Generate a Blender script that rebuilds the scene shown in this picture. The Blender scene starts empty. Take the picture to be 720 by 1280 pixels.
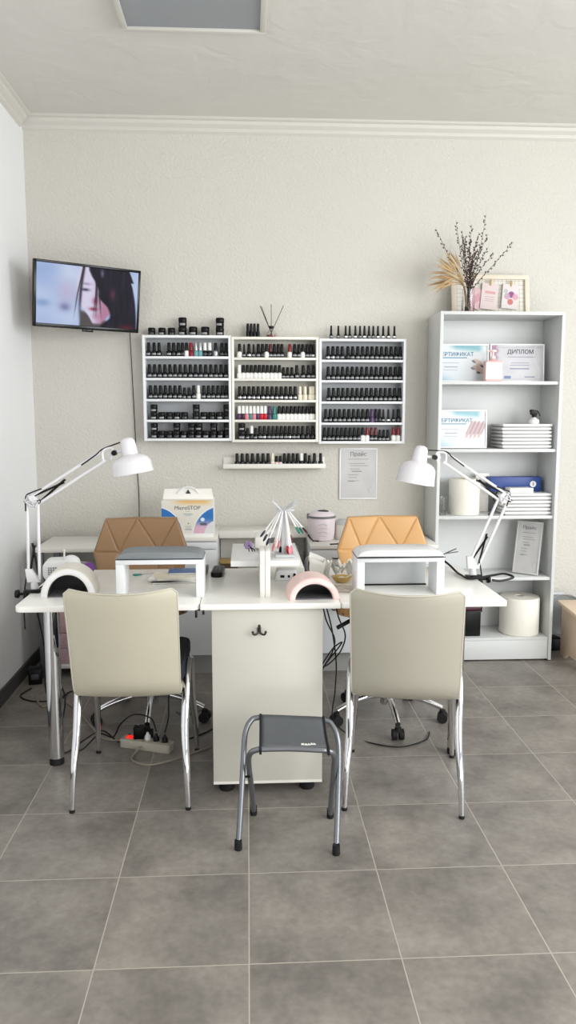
import bpy, bmesh, math, random
from mathutils import Vector, Matrix, Euler, noise
random.seed(7)
sc = bpy.context.scene
col = sc.collection
PI = math.pi
def R(d): return math.radians(d)
def srgb(r, g, b):
    f = lambda c: (c/255/12.92 if c/255 <= .04045 else ((c/255+.055)/1.055)**2.4)
    return (f(r), f(g), f(b), 1)

# ------------------------------------------------------------------ materials
MATS = {}
def mat(name, rgb, rough=.5, metal=0, var=.04, scale=8, bump=0, bscale=60, coat=0, trans=0, alpha=1, emit=0, ior=1.45, spec=.5, bdist=.004):
    if name in MATS: return MATS[name]
    m = bpy.data.materials.new(name); m.use_nodes = True
    nt = m.node_tree; n = nt.nodes; l = nt.links
    b = n['Principled BSDF']; c = srgb(*rgb)
    tc = n.new('ShaderNodeTexCoord')
    nz = n.new('ShaderNodeTexNoise'); nz.inputs['Scale'].default_value = scale; nz.inputs['Detail'].default_value = 4
    l.new(tc.outputs['Object'], nz.inputs['Vector'])
    rp = n.new('ShaderNodeMix'); rp.data_type = 'RGBA'
    rp.inputs['A'].default_value = tuple(max(0, x*(1-var)) for x in c[:3])+(1,)
    rp.inputs['B'].default_value = tuple(min(1, x*(1+var)) for x in c[:3])+(1,)
    l.new(nz.outputs['Fac'], rp.inputs['Factor']); l.new(rp.outputs['Result'], b.inputs['Base Color'])
    b.inputs['Roughness'].default_value = rough; b.inputs['Metallic'].default_value = metal
    b.inputs['Coat Weight'].default_value = coat; b.inputs['Transmission Weight'].default_value = trans
    b.inputs['Alpha'].default_value = alpha; b.inputs['IOR'].default_value = ior
    b.inputs['Specular IOR Level'].default_value = spec
    if emit:
        l.new(rp.outputs['Result'], b.inputs['Emission Color']); b.inputs['Emission Strength'].default_value = emit
    if bump:
        n2 = n.new('ShaderNodeTexNoise'); n2.inputs['Scale'].default_value = bscale; n2.inputs['Detail'].default_value = 5
        l.new(tc.outputs['Object'], n2.inputs['Vector'])
        bp = n.new('ShaderNodeBump'); bp.inputs['Strength'].default_value = bump; bp.inputs['Distance'].default_value = bdist
        l.new(n2.outputs['Fac'], bp.inputs['Height']); l.new(bp.outputs['Normal'], b.inputs['Normal'])
    MATS[name] = m; return m

def vcol_mat(name, emit=0, rough=.4, spec=.5):
    m = bpy.data.materials.new(name); m.use_nodes = True
    nt = m.node_tree; b = nt.nodes['Principled BSDF']
    a = nt.nodes.new('ShaderNodeAttribute'); a.attribute_name = 'paint'
    if emit:
        b.inputs['Base Color'].default_value = (.01, .01, .01, 1)
        nt.links.new(a.outputs['Color'], b.inputs['Emission Color']); b.inputs['Emission Strength'].default_value = emit
    else: nt.links.new(a.outputs['Color'], b.inputs['Base Color'])
    b.inputs['Roughness'].default_value = rough; b.inputs['Specular IOR Level'].default_value = spec
    MATS[name] = m; return m

M = lambda k: MATS[k]
mat('lam', (233, 231, 224), .35, var=.015, scale=3, bump=.05, bscale=200, bdist=.001)      # white laminate
mat('lam_cool', (236, 238, 240), .35, var=.015, scale=3)
mat('lam_ivory', (238, 236, 227), .4, var=.015, scale=3)
mat('lam_case', (212, 214, 213), .35, var=.015, scale=3)
mat('lam_grey', (222, 226, 228), .4, var=.02)
mat('rack_back', (176, 179, 182), .5, var=.03)  # white rack backs, darkened in colour for the shade behind the bottles
mat('rack_back_warm', (196, 194, 186), .5, var=.03)  # ivory rack back, its interior shade put into the colour
mat('lilac', (150, 128, 170), .6, var=.1)
mat('plinth_grey', (150, 150, 147), .5)
mat('desktop', (248, 247, 242), .25, var=.01, scale=3)
mat('lam_shade', (202, 200, 190), .4, var=.015, scale=3)  # white laminate with shade put into its colour, for the cabinet front
mat('plastic_white', (232, 232, 232), .3, var=.01)
mat('plastic_warm', (232, 228, 218), .35, var=.02)
mat('tray_shade', (176, 174, 172), .6)  # grey puts shade into the gaps between stacked white boxes
mat('seat_dark', (44, 47, 54), .9, var=.3, bump=.3, bscale=200)
mat('lamp_white', (222, 221, 224), .25, var=.01, coat=.3)
mat('black', (10, 10, 11), .36, var=.1, spec=.3)
mat('black_gloss', (7, 7, 9), .2, var=.1, spec=.35)
mat('black_rubber', (18, 18, 19), .7, var=.2)
mat('black_fabric', (24, 26, 32), .9, var=.3, bump=.3, bscale=400)
mat('chrome', (225, 226, 228), .07, metal=1, var=.01)
mat('steel', (128, 131, 136), .33, metal=.75, var=.05)
mat('dark_metal', (70, 66, 60), .35, metal=.8)
mat('grey_fabric', (92, 95, 98), .85, var=.16, scale=14, bump=.25, bscale=500, bdist=.001)
mat('cream_leather', (190, 185, 166), .42, var=.04, scale=6, bump=.12, bscale=350, bdist=.001)
mat('grey_leather', (170, 166, 152), .42, var=.04, scale=6, bump=.12, bscale=350, bdist=.001)
mat('piping', (192, 187, 172), .45)
mat('brown_leather', (150, 118, 86), .4, var=.06, scale=6, bump=.15, bscale=300, bdist=.001)
mat('tan_leather', (214, 168, 112), .4, var=.05, scale=6, bump=.15, bscale=300, bdist=.001)
mat('brown_shell', (95, 62, 38), .45)
mat('grey_pad', (128, 133, 136), .7, var=.05, bump=.1, bscale=300)
mat('pink', (240, 208, 204), .3, var=.02)
mat('pink_light', (246, 216, 212), .3, var=.02)
mat('dark_in', (52, 54, 54), .4)
mat('jar_black', (8, 8, 9), .22, var=.15, spec=.4)
mat('label_grey', (150, 152, 155), .4, var=.5, scale=300)
mat('label_dark', (70, 72, 76), .4, var=.5, scale=300)
mat('white_gloss', (240, 240, 236), .2, coat=.3)
mat('cream_gloss', (232, 226, 206), .25)
mat('red', (128, 14, 28), .25); mat('red_bright', (190, 20, 40), .25); mat('darkred', (90, 16, 26), .25)
mat('teal', (104, 158, 164), .25); mat('teal_deep', (52, 132, 126), .25); mat('purple', (72, 50, 88), .3)
mat('pink_deep', (214, 130, 140), .3); mat('burgundy', (62, 16, 36), .3); mat('navy_polish', (26, 34, 56), .2)
mat('green_polish', (36, 128, 108), .25); mat('purple_bright', (112, 50, 140), .35); mat('silver', (190, 190, 194), .25, metal=.6)
mat('paper', (240, 238, 232), .8, var=.02); mat('paper_shade', (226, 222, 212), .8, var=.03)
mat('towel', (238, 235, 224), .9, var=.04, bump=.4, bscale=120, bdist=.003)
mat('blue', (44, 72, 140), .4); mat('blue_mag', (40, 92, 150), .35)
mat('grey_frame', (205, 205, 203), .4); mat('wood_cream', (222, 212, 194), .5, var=.06, scale=20)
mat('birch', (238, 214, 190), .5, var=.08, scale=10)
mat('bamboo', (196, 162, 96), .45, var=.1, scale=20)
mat('basket_brown', (98, 78, 58), .7, var=.3, scale=60)
mat('text_grey', (90, 90, 94), .6); mat('text_blue', (60, 120, 150), .6); mat('text_dark', (60, 62, 70), .6); mat('text_black', (20, 20, 22), .5)
mat('twig', (58, 40, 32), .8); mat('bud', (84, 68, 66), .9, var=.3, scale=200)
mat('straw', (186, 158, 116), .85, var=.2, scale=80)
mat('cable_black', (16, 16, 17), .5); mat('cable_beige', (150, 142, 128), .6); mat('cable_grey', (120, 120, 118), .6)
mat('strip_beige', (186, 180, 166), .45); mat('lcd_red', (220, 30, 20), .4, emit=1.5)
mat('diffuser_panel', (150, 154, 158), .5, var=.03, bump=.2, bscale=300)
mat('trim_white', (208, 206, 198), .5, var=.02)
mat('base_grey', (74, 74, 76), .5)
mat('grey_plastic', (196, 199, 200), .35); mat('grey_bag', (150, 150, 148), .8, var=.15, bump=.5, bscale=40, bdist=.01)
mat('clear_grey', (170, 176, 178), .25, alpha=.55)
mat('pink_wax', (232, 220, 226), .3, var=.02); mat('grey_rim', (120, 120, 122), .35)
mat('amber', (224, 184, 182), .2)
mat('glass', (250, 250, 250), .03, trans=1, var=0, ior=1.4)
mat('bag_clear', (236, 226, 210), .25, alpha=.45, bump=.6, bscale=30, bdist=.01)
mat('red_liquid', (176, 30, 50), .1, trans=.4)
mat('floral', (190, 160, 166), .8, var=.55, scale=130)
mat('pink_box', (196, 164, 162), .7, var=.08)

# wall plaster
def wall_mat(name, rgb, bump, scale, var=.03, dist=.006):
    m = bpy.data.materials.new(name); m.use_nodes = True
    nt = m.node_tree; n = nt.nodes; l = nt.links; b = n['Principled BSDF']
    g = n.new('ShaderNodeNewGeometry')
    big = n.new('ShaderNodeTexNoise'); big.inputs['Scale'].default_value = 1.3; big.inputs['Detail'].default_value = 3
    l.new(g.outputs['Position'], big.inputs['Vector'])
    mx = n.new('ShaderNodeMix'); mx.data_type = 'RGBA'; c = srgb(*rgb)
    mx.inputs['A'].default_value = tuple(x*(1-var) for x in c[:3])+(1,); mx.inputs['B'].default_value = tuple(min(1, x*(1+var)) for x in c[:3])+(1,)
    l.new(big.outputs['Fac'], mx.inputs['Factor']); l.new(mx.outputs['Result'], b.inputs['Base Color'])
    b.inputs['Roughness'].default_value = .75
    n1 = n.new('ShaderNodeTexNoise'); n1.inputs['Scale'].default_value = scale; n1.inputs['Detail'].default_value = 3; n1.inputs['Roughness'].default_value = .5
    n1.inputs['Distortion'].default_value = .6
    l.new(g.outputs['Position'], n1.inputs['Vector'])
    rmp = n.new('ShaderNodeMapRange'); rmp.inputs['From Min'].default_value = .42; rmp.inputs['From Max'].default_value = .66
    l.new(n1.outputs['Fac'], rmp.inputs['Value'])
    bp = n.new('ShaderNodeBump'); bp.inputs['Strength'].default_value = bump; bp.inputs['Distance'].default_value = dist
    l.new(rmp.outputs['Result'], bp.inputs['Height']); l.new(bp.outputs['Normal'], b.inputs['Normal'])
    MATS[name] = m
wall_mat('wall_plaster', (208, 205, 197), .4, 62, dist=.005)
wall_mat('wall_smooth', (236, 237, 238), .12, 14)
wall_mat('ceiling_paint', (216, 214, 208), .25, 5, var=.05, dist=.01)

def floor_mat():
    m = bpy.data.materials.new('floor_tiles'); m.use_nodes = True
    nt = m.node_tree; n = nt.nodes; l = nt.links; b = n['Principled BSDF']
    g = n.new('ShaderNodeNewGeometry'); sp = n.new('ShaderNodeSeparateXYZ'); l.new(g.outputs['Position'], sp.inputs[0])
    def mth(op, a, v=None, v2=None):
        q = n.new('ShaderNodeMath'); q.operation = op
        if isinstance(a, (int, float)): q.inputs[0].default_value = a
        else: l.new(a, q.inputs[0])
        if v is not None:
            if isinstance(v, (int, float)): q.inputs[1].default_value = v
            else: l.new(v, q.inputs[1])
        return q.outputs[0]
    S = .4105
    def axis(o, off):
        t = mth('DIVIDE', mth('SUBTRACT', o, off), S)
        fr = mth('SUBTRACT', t, mth('FLOOR', t))
        d = mth('MINIMUM', fr, mth('SUBTRACT', 1.0, fr))
        return mth('FLOOR', t), mth('MULTIPLY', d, S)
    ix, dx = axis(sp.outputs['X'], -.0045); iy, dy = axis(sp.outputs['Y'], 2.709)
    d = mth('MINIMUM', dx, dy)
    grout = mth('LESS_THAN', d, .0017)
    cv = n.new('ShaderNodeCombineXYZ'); l.new(ix, cv.inputs[0]); l.new(iy, cv.inputs[1])
    wn = n.new('ShaderNodeTexWhiteNoise'); l.new(cv.outputs[0], wn.inputs['Vector'])
    off = n.new('ShaderNodeVectorMath'); off.operation = 'MULTIPLY_ADD'
    l.new(wn.outputs['Color'], off.inputs[0]); off.inputs[1].default_value = (20, 20, 20); l.new(g.outputs['Position'], off.inputs[2])
    n1 = n.new('ShaderNodeTexNoise'); n1.inputs['Scale'].default_value = 4.2; n1.inputs['Detail'].default_value = 8; n1.inputs['Roughness'].default_value = .62
    l.new(off.outputs[0], n1.inputs['Vector'])
    n2 = n.new('ShaderNodeTexNoise'); n2.inputs['Scale'].default_value = 42; n2.inputs['Detail'].default_value = 5
    l.new(off.outputs[0], n2.inputs['Vector'])
    rp = n.new('ShaderNodeValToRGB'); e = rp.color_ramp.elements
    e[0].position = .33; e[0].color = srgb(113, 108, 103); e[1].position = .68; e[1].color = srgb(151, 145, 138)
    l.new(n1.outputs['Fac'], rp.inputs['Fac'])
    r2 = n.new('ShaderNodeMapRange'); r2.inputs['From Min'].default_value = .3; r2.inputs['From Max'].default_value = .7
    r2.inputs['To Min'].default_value = .88; r2.inputs['To Max'].default_value = 1.1; l.new(n2.outputs['Fac'], r2.inputs['Value'])
    sc2 = n.new('ShaderNodeVectorMath'); sc2.operation = 'SCALE'; l.new(rp.outputs['Color'], sc2.inputs[0]); l.new(r2.outputs['Result'], sc2.inputs['Scale'])
    mx = n.new('ShaderNodeMix'); mx.data_type = 'RGBA'; l.new(grout, mx.inputs['Factor'])
    l.new(sc2.outputs[0], mx.inputs['A']); mx.inputs['B'].default_value = srgb(178, 171, 160)
    l.new(mx.outputs['Result'], b.inputs['Base Color'])
    b.inputs['Roughness'].default_value = .42; b.inputs['Specular IOR Level'].default_value = .45
    hs = mth('ADD', mth('MULTIPLY', mth('MINIMUM', d, .004), 60), mth('MULTIPLY', n2.outputs['Fac'], .12))
    bp = n.new('ShaderNodeBump'); bp.inputs['Strength'].default_value = .35; bp.inputs['Distance'].default_value = .004
    l.new(hs, bp.inputs['Height']); l.new(bp.outputs['Normal'], b.inputs['Normal'])
    MATS['floor_tiles'] = m
floor_mat()

# ------------------------------------------------------------------ mesh helpers
def _add(bm, bt, mtx=None):
    if mtx is not None: bt.transform(mtx)
    t = bpy.data.meshes.new('t'); bt.to_mesh(t); bt.free(); bm.from_mesh(t); bpy.data.meshes.remove(t)
def BM(): return bmesh.new()
def box(bm, x0, x1, y0, y1, z0, z1, bev=0, seg=2, mtx=None):
    b = bmesh.new(); bmesh.ops.create_cube(b, size=1)
    for v in b.verts: v.co = Vector(((x0+x1)/2+v.co.x*(x1-x0), (y0+y1)/2+v.co.y*(y1-y0), (z0+z1)/2+v.co.z*(z1-z0)))
    if bev: bmesh.ops.bevel(b, geom=b.edges[:], offset=bev, segments=seg, profile=.5, affect='EDGES')
    _add(bm, b, mtx); return bm
def lathe(bm, prof, seg=24, c=(0, 0, 0), mtx=None, sx=1, sy=1):
    b = bmesh.new(); rings = []
    for r, z in prof:
        if r < 1e-6: rings.append([b.verts.new((0, 0, z))])
        else: rings.append([b.verts.new((r*math.cos(2*PI*k/seg)*sx, r*math.sin(2*PI*k/seg)*sy, z)) for k in range(seg)])
    for A, B in zip(rings, rings[1:]):
        for k in range(seg):
            k2 = (k+1) % seg
            if len(A) == 1 and len(B) == 1: continue
            if len(A) == 1: b.faces.new((A[0], B[k2], B[k]))
            elif len(B) == 1: b.faces.new((A[k], A[k2], B[0]))
            else: b.faces.new((A[k], A[k2], B[k2], B[k]))
    if len(rings[0]) > 1: b.faces.new(list(reversed(rings[0])))
    if len(rings[-1]) > 1: b.faces.new(rings[-1])
    bmesh.ops.recalc_face_normals(b, faces=b.faces[:])
    T_ = Matrix.Translation(c)
    _add(bm, b, T_ if mtx is None else mtx @ T_); return bm
def axm(p0, p1):
    p0 = Vector(p0); p1 = Vector(p1); d = p1-p0
    return Matrix.Translation(p0) @ d.to_track_quat('Z', 'Y').to_matrix().to_4x4(), d.length
def cyl(bm, p0, p1, r, r1=None, seg=16, mtx=None):
    m, L = axm(p0, p1); r1 = r if r1 is None else r1
    return lathe(bm, [(0, 0), (r, 0), (r1, L), (0, L)], seg, mtx=m if mtx is None else mtx @ m)
def smooth_pts(P, n=6):
    P = [Vector(p) for p in P]
    if len(P) < 3: return P
    out = []
    for i in range(len(P)-1):
        a = P[max(i-1, 0)]; b = P[i]; c = P[i+1]; d = P[min(i+2, len(P)-1)]
        for k in range(n):
            t = k/n
            out.append(.5*((2*b)+(c-a)*t+(2*a-5*b+4*c-d)*t*t+(3*b-a-3*c+d)*t**3))
    out.append(P[-1]); return out
def tube(bm, P, r, seg=8, n=6, smooth=True, closed=False, flat=1):
    P0 = P; P = smooth_pts(P, n) if smooth else [Vector(p) for p in P]
    N = len(P); rr = r if callable(r) else (lambda t: r)
    b = bmesh.new(); rings = []; up = None
    for i in range(N):
        t = (P[min(i+1, N-1)]-P[max(i-1, 0)]).normalized()
        if up is None:
            up = Vector((0, 0, 1)) if abs(t.z) < .9 else Vector((1, 0, 0))
        x = (up-t*up.dot(t))
        if x.length < 1e-5: x = t.orthogonal()
        x.normalize(); up = x; y = t.cross(x)
        q = rr(i/(N-1))
        rings.append([b.verts.new(P[i]+x*math.cos(2*PI*k/seg)*q+y*math.sin(2*PI*k/seg)*q*flat) for k in range(seg)])
    for A, B in zip(rings, rings[1:]):
        for k in range(seg): b.faces.new((A[k], A[(k+1) % seg], B[(k+1) % seg], B[k]))
    if closed:
        pass
    b.faces.new(list(reversed(rings[0]))); b.faces.new(rings[-1])
    bmesh.ops.recalc_face_normals(b, faces=b.faces[:])
    _add(bm, b); return bm
def prism(bm, pts, t0, t1, plane='xz', bev=0, mtx=None):
    b = bmesh.new()
    def P(u, v, t): return {'xz': (u, t, v), 'xy': (u, v, t), 'yz': (t, u, v)}[plane]
    A = [b.verts.new(P(u, v, t0)) for u, v in pts]; B = [b.verts.new(P(u, v, t1)) for u, v in pts]
    n = len(pts)
    b.faces.new(A); b.faces.new(list(reversed(B)))
    for k in range(n): b.faces.new((A[k], B[k], B[(k+1) % n], A[(k+1) % n]))
    bmesh.ops.recalc_face_normals(b, faces=b.faces[:])
    if bev: bmesh.ops.bevel(b, geom=b.edges[:], offset=bev, segments=2, profile=.5, affect='EDGES')
    _add(bm, b, mtx); return bm
def rrect(x0, x1, y0, y1, r, n=5):
    out = []
    for cx, cy, a in ((x1-r, y1-r, 0), (x0+r, y1-r, 90), (x0+r, y0+r, 180), (x1-r, y0+r, 270)):
        for k in range(n+1):
            t = R(a+90*k/n); out.append((cx+r*math.cos(t), cy+r*math.sin(t)))
    return out
def sphere(bm, c, r, s=(1, 1, 1), seg=12, mtx=None):
    b = bmesh.new(); bmesh.ops.create_uvsphere(b, u_segments=seg, v_segments=max(6, seg//2+2), radius=r)
    for v in b.verts: v.co = Vector((v.co.x*s[0]+c[0], v.co.y*s[1]+c[1], v.co.z*s[2]+c[2]))
    _add(bm, b, mtx); return bm

def Wm(o):
    m = o.matrix_basis.copy()
    while o.parent: o = o.parent; m = o.matrix_basis @ m
    return m
def obj(name, bm, m, parent=None, world=True, smooth=True, ang=35):
    """link a bmesh as ONE object; world=True: its coordinates are world ones and are brought into the parent's frame"""
    me = bpy.data.meshes.new(name)
    if parent is not None and world: bm.transform(Wm(parent).inverted())
    bm.to_mesh(me); bm.free()
    me.materials.append(M(m) if isinstance(m, str) else m)
    if smooth:
        for p in me.polygons: p.use_smooth = True
        me.set_sharp_from_angle(angle=R(ang))
    o = bpy.data.objects.new(name, me); col.objects.link(o); o.parent = parent
    return o
def tag(o, label, cat, group=None):
    o['label'] = label; o['category'] = cat
    if group: o['group'] = group
    return o
def thing(name, label, cat, loc=(0, 0, 0), rotz=0, group=None, rot=None):
    o = bpy.data.objects.new(name, None); col.objects.link(o); o.empty_display_size = .05
    o.location = loc; o.rotation_euler = rot if rot else (0, 0, rotz)
    return tag(o, label, cat, group)
def single(name, bm, m, label, cat, base=None, group=None, **k):
    """a thing that is one mesh, its origin at base"""
    if base is not None: bm.transform(Matrix.Translation(-Vector(base)))
    o = obj(name, bm, m, None, False, **k)
    if base is not None: o.location = base
    return tag(o, label, cat, group)
def struct(name, bm, m, parent=None, **k):
    o = obj(name, bm, m, parent, **k)
    if parent is None: o['kind'] = 'structure'
    return o
def part(name, bm, m, parent, world=False, **k): return obj(name, bm, m, parent, world, **k)
def copy_tree(o, parent=None):
    c = o.copy(); col.objects.link(c)
    if parent is not None: c.parent = parent
    for ch in list(o.children): copy_tree(ch, c)
    return c
def text(name, s, size, m, parent, loc, rot=(PI/2, 0, 0), align='CENTER', world=False, bold=0):
    cu = bpy.data.curves.new('t', 'FONT'); cu.body = s; cu.size = size; cu.align_x = align; cu.align_y = 'CENTER'; cu.extrude = .0002; cu.offset = bold
    t = bpy.data.objects.new('t', cu); col.objects.link(t)
    me = bpy.data.meshes.new_from_object(t.evaluated_get(bpy.context.evaluated_depsgraph_get()))
    bpy.data.objects.remove(t); bpy.data.curves.remove(cu)
    me.transform(Matrix.Translation(loc) @ Euler(rot).to_matrix().to_4x4())
    if world and parent: me.transform(Wm(parent).inverted())
    me.name = name; me.materials.clear(); me.materials.append(M(m))
    o = bpy.data.objects.new(name, me); col.objects.link(o); o.parent = parent
    return o
def painted(name, w, h, nx, ny, fn, m, parent, y=0, z0=0, mtx=None, tone=1):
    """flat printed face in the xz plane facing -y, colours from fn(u, v) with v from the top"""
    b = bmesh.new(); ly = b.verts.layers.float_color.new('paint'); G = []
    for j in range(ny+1):
        row = []
        for i in range(nx+1):
            u = i/nx; v = j/ny
            q = b.verts.new((-w/2+w*u, y, z0+h*(1-v))); c = fn(u, v); q[ly] = srgb(*[k*tone for k in c]); row.append(q)
        G.append(row)
    for j in range(ny):
        for i in range(nx): b.faces.new((G[j][i], G[j+1][i], G[j+1][i+1], G[j][i+1]))
    if mtx is not None: b.transform(mtx)
    return obj(name, b, m, parent, False, smooth=False)
def mixc(a, b, t): t = max(0, min(1, t)); return tuple(a[i]*(1-t)+b[i]*t for i in range(3))
def sst(a, b, x): t = max(0, min(1, (x-a)/(b-a))); return t*t*(3-2*t)

# ------------------------------------------------------------------ the room
WX, WY, CZ = -1.26, 4.66, 3.13
b = BM(); box(b, WX-.1, 4.0, -2.6, WY+.1, -.1, 0); struct('floor', b, 'floor_tiles')
b = BM(); box(b, WX-.1, 4.0, -2.6, WY+.1, CZ, CZ+.1); struct('ceiling', b, 'ceiling_paint')
b = BM(); box(b, WX-.1, 4.0, WY, WY+.1, 0, CZ); struct('wall_back', b, 'wall_plaster')
b = BM(); box(b, WX-.1, WX, -2.6, WY, 0, CZ); struct('wall_left', b, 'wall_smooth')
b = BM(); box(b, 3.9, 4.0, -2.6, WY, 0, CZ); struct('wall_right', b, 'wall_smooth')
# crown mouldings: stepped profile
cr = [(0, 0), (.062, 0), (.062, -.012), (.046, -.018), (.04, -.034), (.02, -.05), (.016, -.066), (0, -.078)]
b = BM(); prism(b, [(WY-d, CZ+z) for d, z in cr], WX, 3.9, 'yz'); struct('trim_1', b, 'trim_white', ang=20)
b = BM(); prism(b, [(WX+d, CZ+z) for d, z in cr], -2.6, WY-.062, 'xz'); struct('trim_2', b, 'trim_white', ang=20)
b = BM(); box(b, WX, WX+.014, -2.6, WY-.014, 0, .075, .003); struct('baseboard_left', b, 'base_grey')
b = BM(); box(b, WX, 3.9, WY-.014, WY, 0, .075, .003); struct('baseboard_back', b, 'base_grey')

# ceiling light
t = thing('ceiling_light_panel', 'square ceiling light panel with grey diffuser, switched off', 'ceiling light', (-.22, 3.28, CZ-.03))
b = BM()
for a in ((-.31, .31, -.31, -.285), (-.31, .31, .285, .31), (-.31, -.285, -.285, .285), (.285, .31, -.285, .285)): box(b, a[0], a[1], a[2], a[3], 0, .03, .003)
part('frame', b, 'trim_white', t)
b = BM(); box(b, -.285, .285, -.285, .285, .012, .02); part('diffuser', b, 'diffuser_panel', t)

# ------------------------------------------------------------------ television
def tv_pic(u, v):
    n = noise.noise(Vector((u*3, v*3, 1.7)))*.5+.5
    c = mixc((158, 180, 226), (212, 224, 246), n)
    c = mixc(c, (120, 150, 200), .7*math.exp(-((u-.06)/.07)**2-((v-.66)/.06)**2))
    c = mixc(c, (110, 110, 160), .8*math.exp(-((u-.27)/.05)**2-((v-.70)/.07)**2))
    c = mixc(c, (205, 180, 205), .5*math.exp(-((u-.3)/.1)**2-((v-.45)/.2)**2))
    c = mixc(c, (150, 175, 220), .5*sst(.25, .1, v)*sst(.3, .1, u))
    # neck and coat at the bottom
    c = mixc(c, (86, 78, 82), sst(.40, .43, u)*sst(.68+.6*(abs(u-.40)), .76+.6*abs(u-.40), v))
    # face
    lf = .415-.03*math.sin(v*5) + (.30*max(0, v-.62)**1.0 if v > .62 else 0)
    rt = .78 - .5*max(0, v-.66)
    face = sst(lf-.012, lf+.012, u)*sst(rt+.01, rt-.03, u)*sst(.98, .92, v)
    fc = mixc((222, 216, 240), (186, 130, 160), sst(.52, .66, u))
    fc = mixc(fc, (56, 46, 76), .95*math.exp(-((u-.465)/.04)**2-((v-.38)/.024)**2))
    fc = mixc(fc, (130, 100, 140), .55*math.exp(-((u-.475)/.045)**2-((v-.28)/.02)**2))
    fc = mixc(fc, (176, 84, 118), .8*math.exp(-((u-.565)/.03)**2-((v-.56)/.06)**2))
    fc = mixc(fc, (140, 46, 74), .95*math.exp(-((u-.55)/.04)**2-((v-.70)/.03)**2))
    fc = mixc(fc, (190, 130, 160), .6*math.exp(-((u-.60)/.06)**2-((v-.82)/.05)**2))
    c = mixc(c, fc, face)
    # hair
    hl = .50+.10*sst(.0, .4, v)+.12*sst(.45, .75, v)-.10*sst(.82, 1.0, v)+.012*noise.noise(Vector((v*9, 0, 2)))
    hr = 1.0-.10*(1-v)**2-.02*sst(.3, .0, v) if v > .2 else .96-.25*(.2-v)
    hair = sst(hl-.015, hl+.015, u)*sst(hr+.005, hr-.015, u)
    s = noise.noise(Vector((u*30, v*2.5, 4)))*.5+.5
    c = mixc(c, mixc((12, 10, 24), (46, 36, 64), s*s), hair)
    c = mixc(c, (190, 190, 225), .5*math.exp(-((u-.63)/.018)**2-((v-.08)/.07)**2)*hair)
    c = mixc(c, (170, 80, 112), .45*math.exp(-((u-.74)/.03)**2-((v-.42)/.1)**2))
    c = mixc(c, (120, 20, 44), .8*math.exp(-((u-.9)/.08)**2-((v-1)/.06)**2))
    # strands over the cheek and left of the face
    for a, w, cc in ((.425, .014, .10), (.40, .006, .2), (.575, .010, -.02), (.60, .008, -.16), (.565, .005, .05)):
        x = a+cc*.5*(.4-v)+.004*math.sin(v*7+a*20)
        c = mixc(c, (24, 18, 32), .85*math.exp(-((u-x)/w)**2)*sst(.95, .45, v))
    return c
TVR = (R(9), 0, R(33)); TVW, TVH = .605, .346
t = thing('wall_television', 'flat television tilted on the wall, showing a dark haired person in close up', 'television', (-.868, 4.395, 2.098), rot=TVR)
b = BM(); box(b, -TVW/2, TVW/2, 0, .028, -TVH/2, TVH/2, .004); box(b, -.2, .2, .028, .05, -.13, .1, .008); part('casing', b, 'black', t)
b = BM()
w2, h2 = TVW/2, TVH/2
for a in ((-w2, w2, h2-.014, h2), (-w2, w2, -h2, -h2+.02), (-w2, -w2+.013, -h2, h2), (w2-.013, w2, -h2, h2)): box(b, a[0], a[1], -.005, 0, a[2], a[3], .0015)
part('bezel', b, 'black_gloss', t)
painted('screen', TVW-.026, TVH-.034, 150, 84, tv_pic, vcol_mat('tv_picture', emit=1.0, rough=.5, spec=.08), t, y=-.001, z0=-h2+.02)
b = BM(); box(b, -.03, .03, -.006, .012, -h2-.012, -h2+.002, .002); part('sensor_bar', b, 'black_gloss', t)
b = BM(); cyl(b, (-.93, 4.41, 2.09), (-1.0, 4.55, 2.09), .02); box(b, -1.06, -.9, 4.63, 4.66, 1.98, 2.2, .004); tube(b, [(-1.0, 4.55, 2.09), (-.98, 4.64, 2.09)], .018, smooth=False)
part('wall_bracket', b, 'black', t, world=True)
def cable(label, pts, r, m='cable_black', name='power_cable', **k):
    b = BM(); tube(b, pts, r, 8, 8); return single(name, b, m, label, 'cable', base=pts[-1], **k)
cable('thin black cable hanging down the wall from the television', [(-.685, 4.625, 2.0), (-.68, 4.64, 1.8), (-.672, 4.645, 1.5), (-.664, 4.645, 1.2), (-.655, 4.645, .95), (-.66, 4.60, .739), (-.70, 4.58, .739)], .0027)

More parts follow.
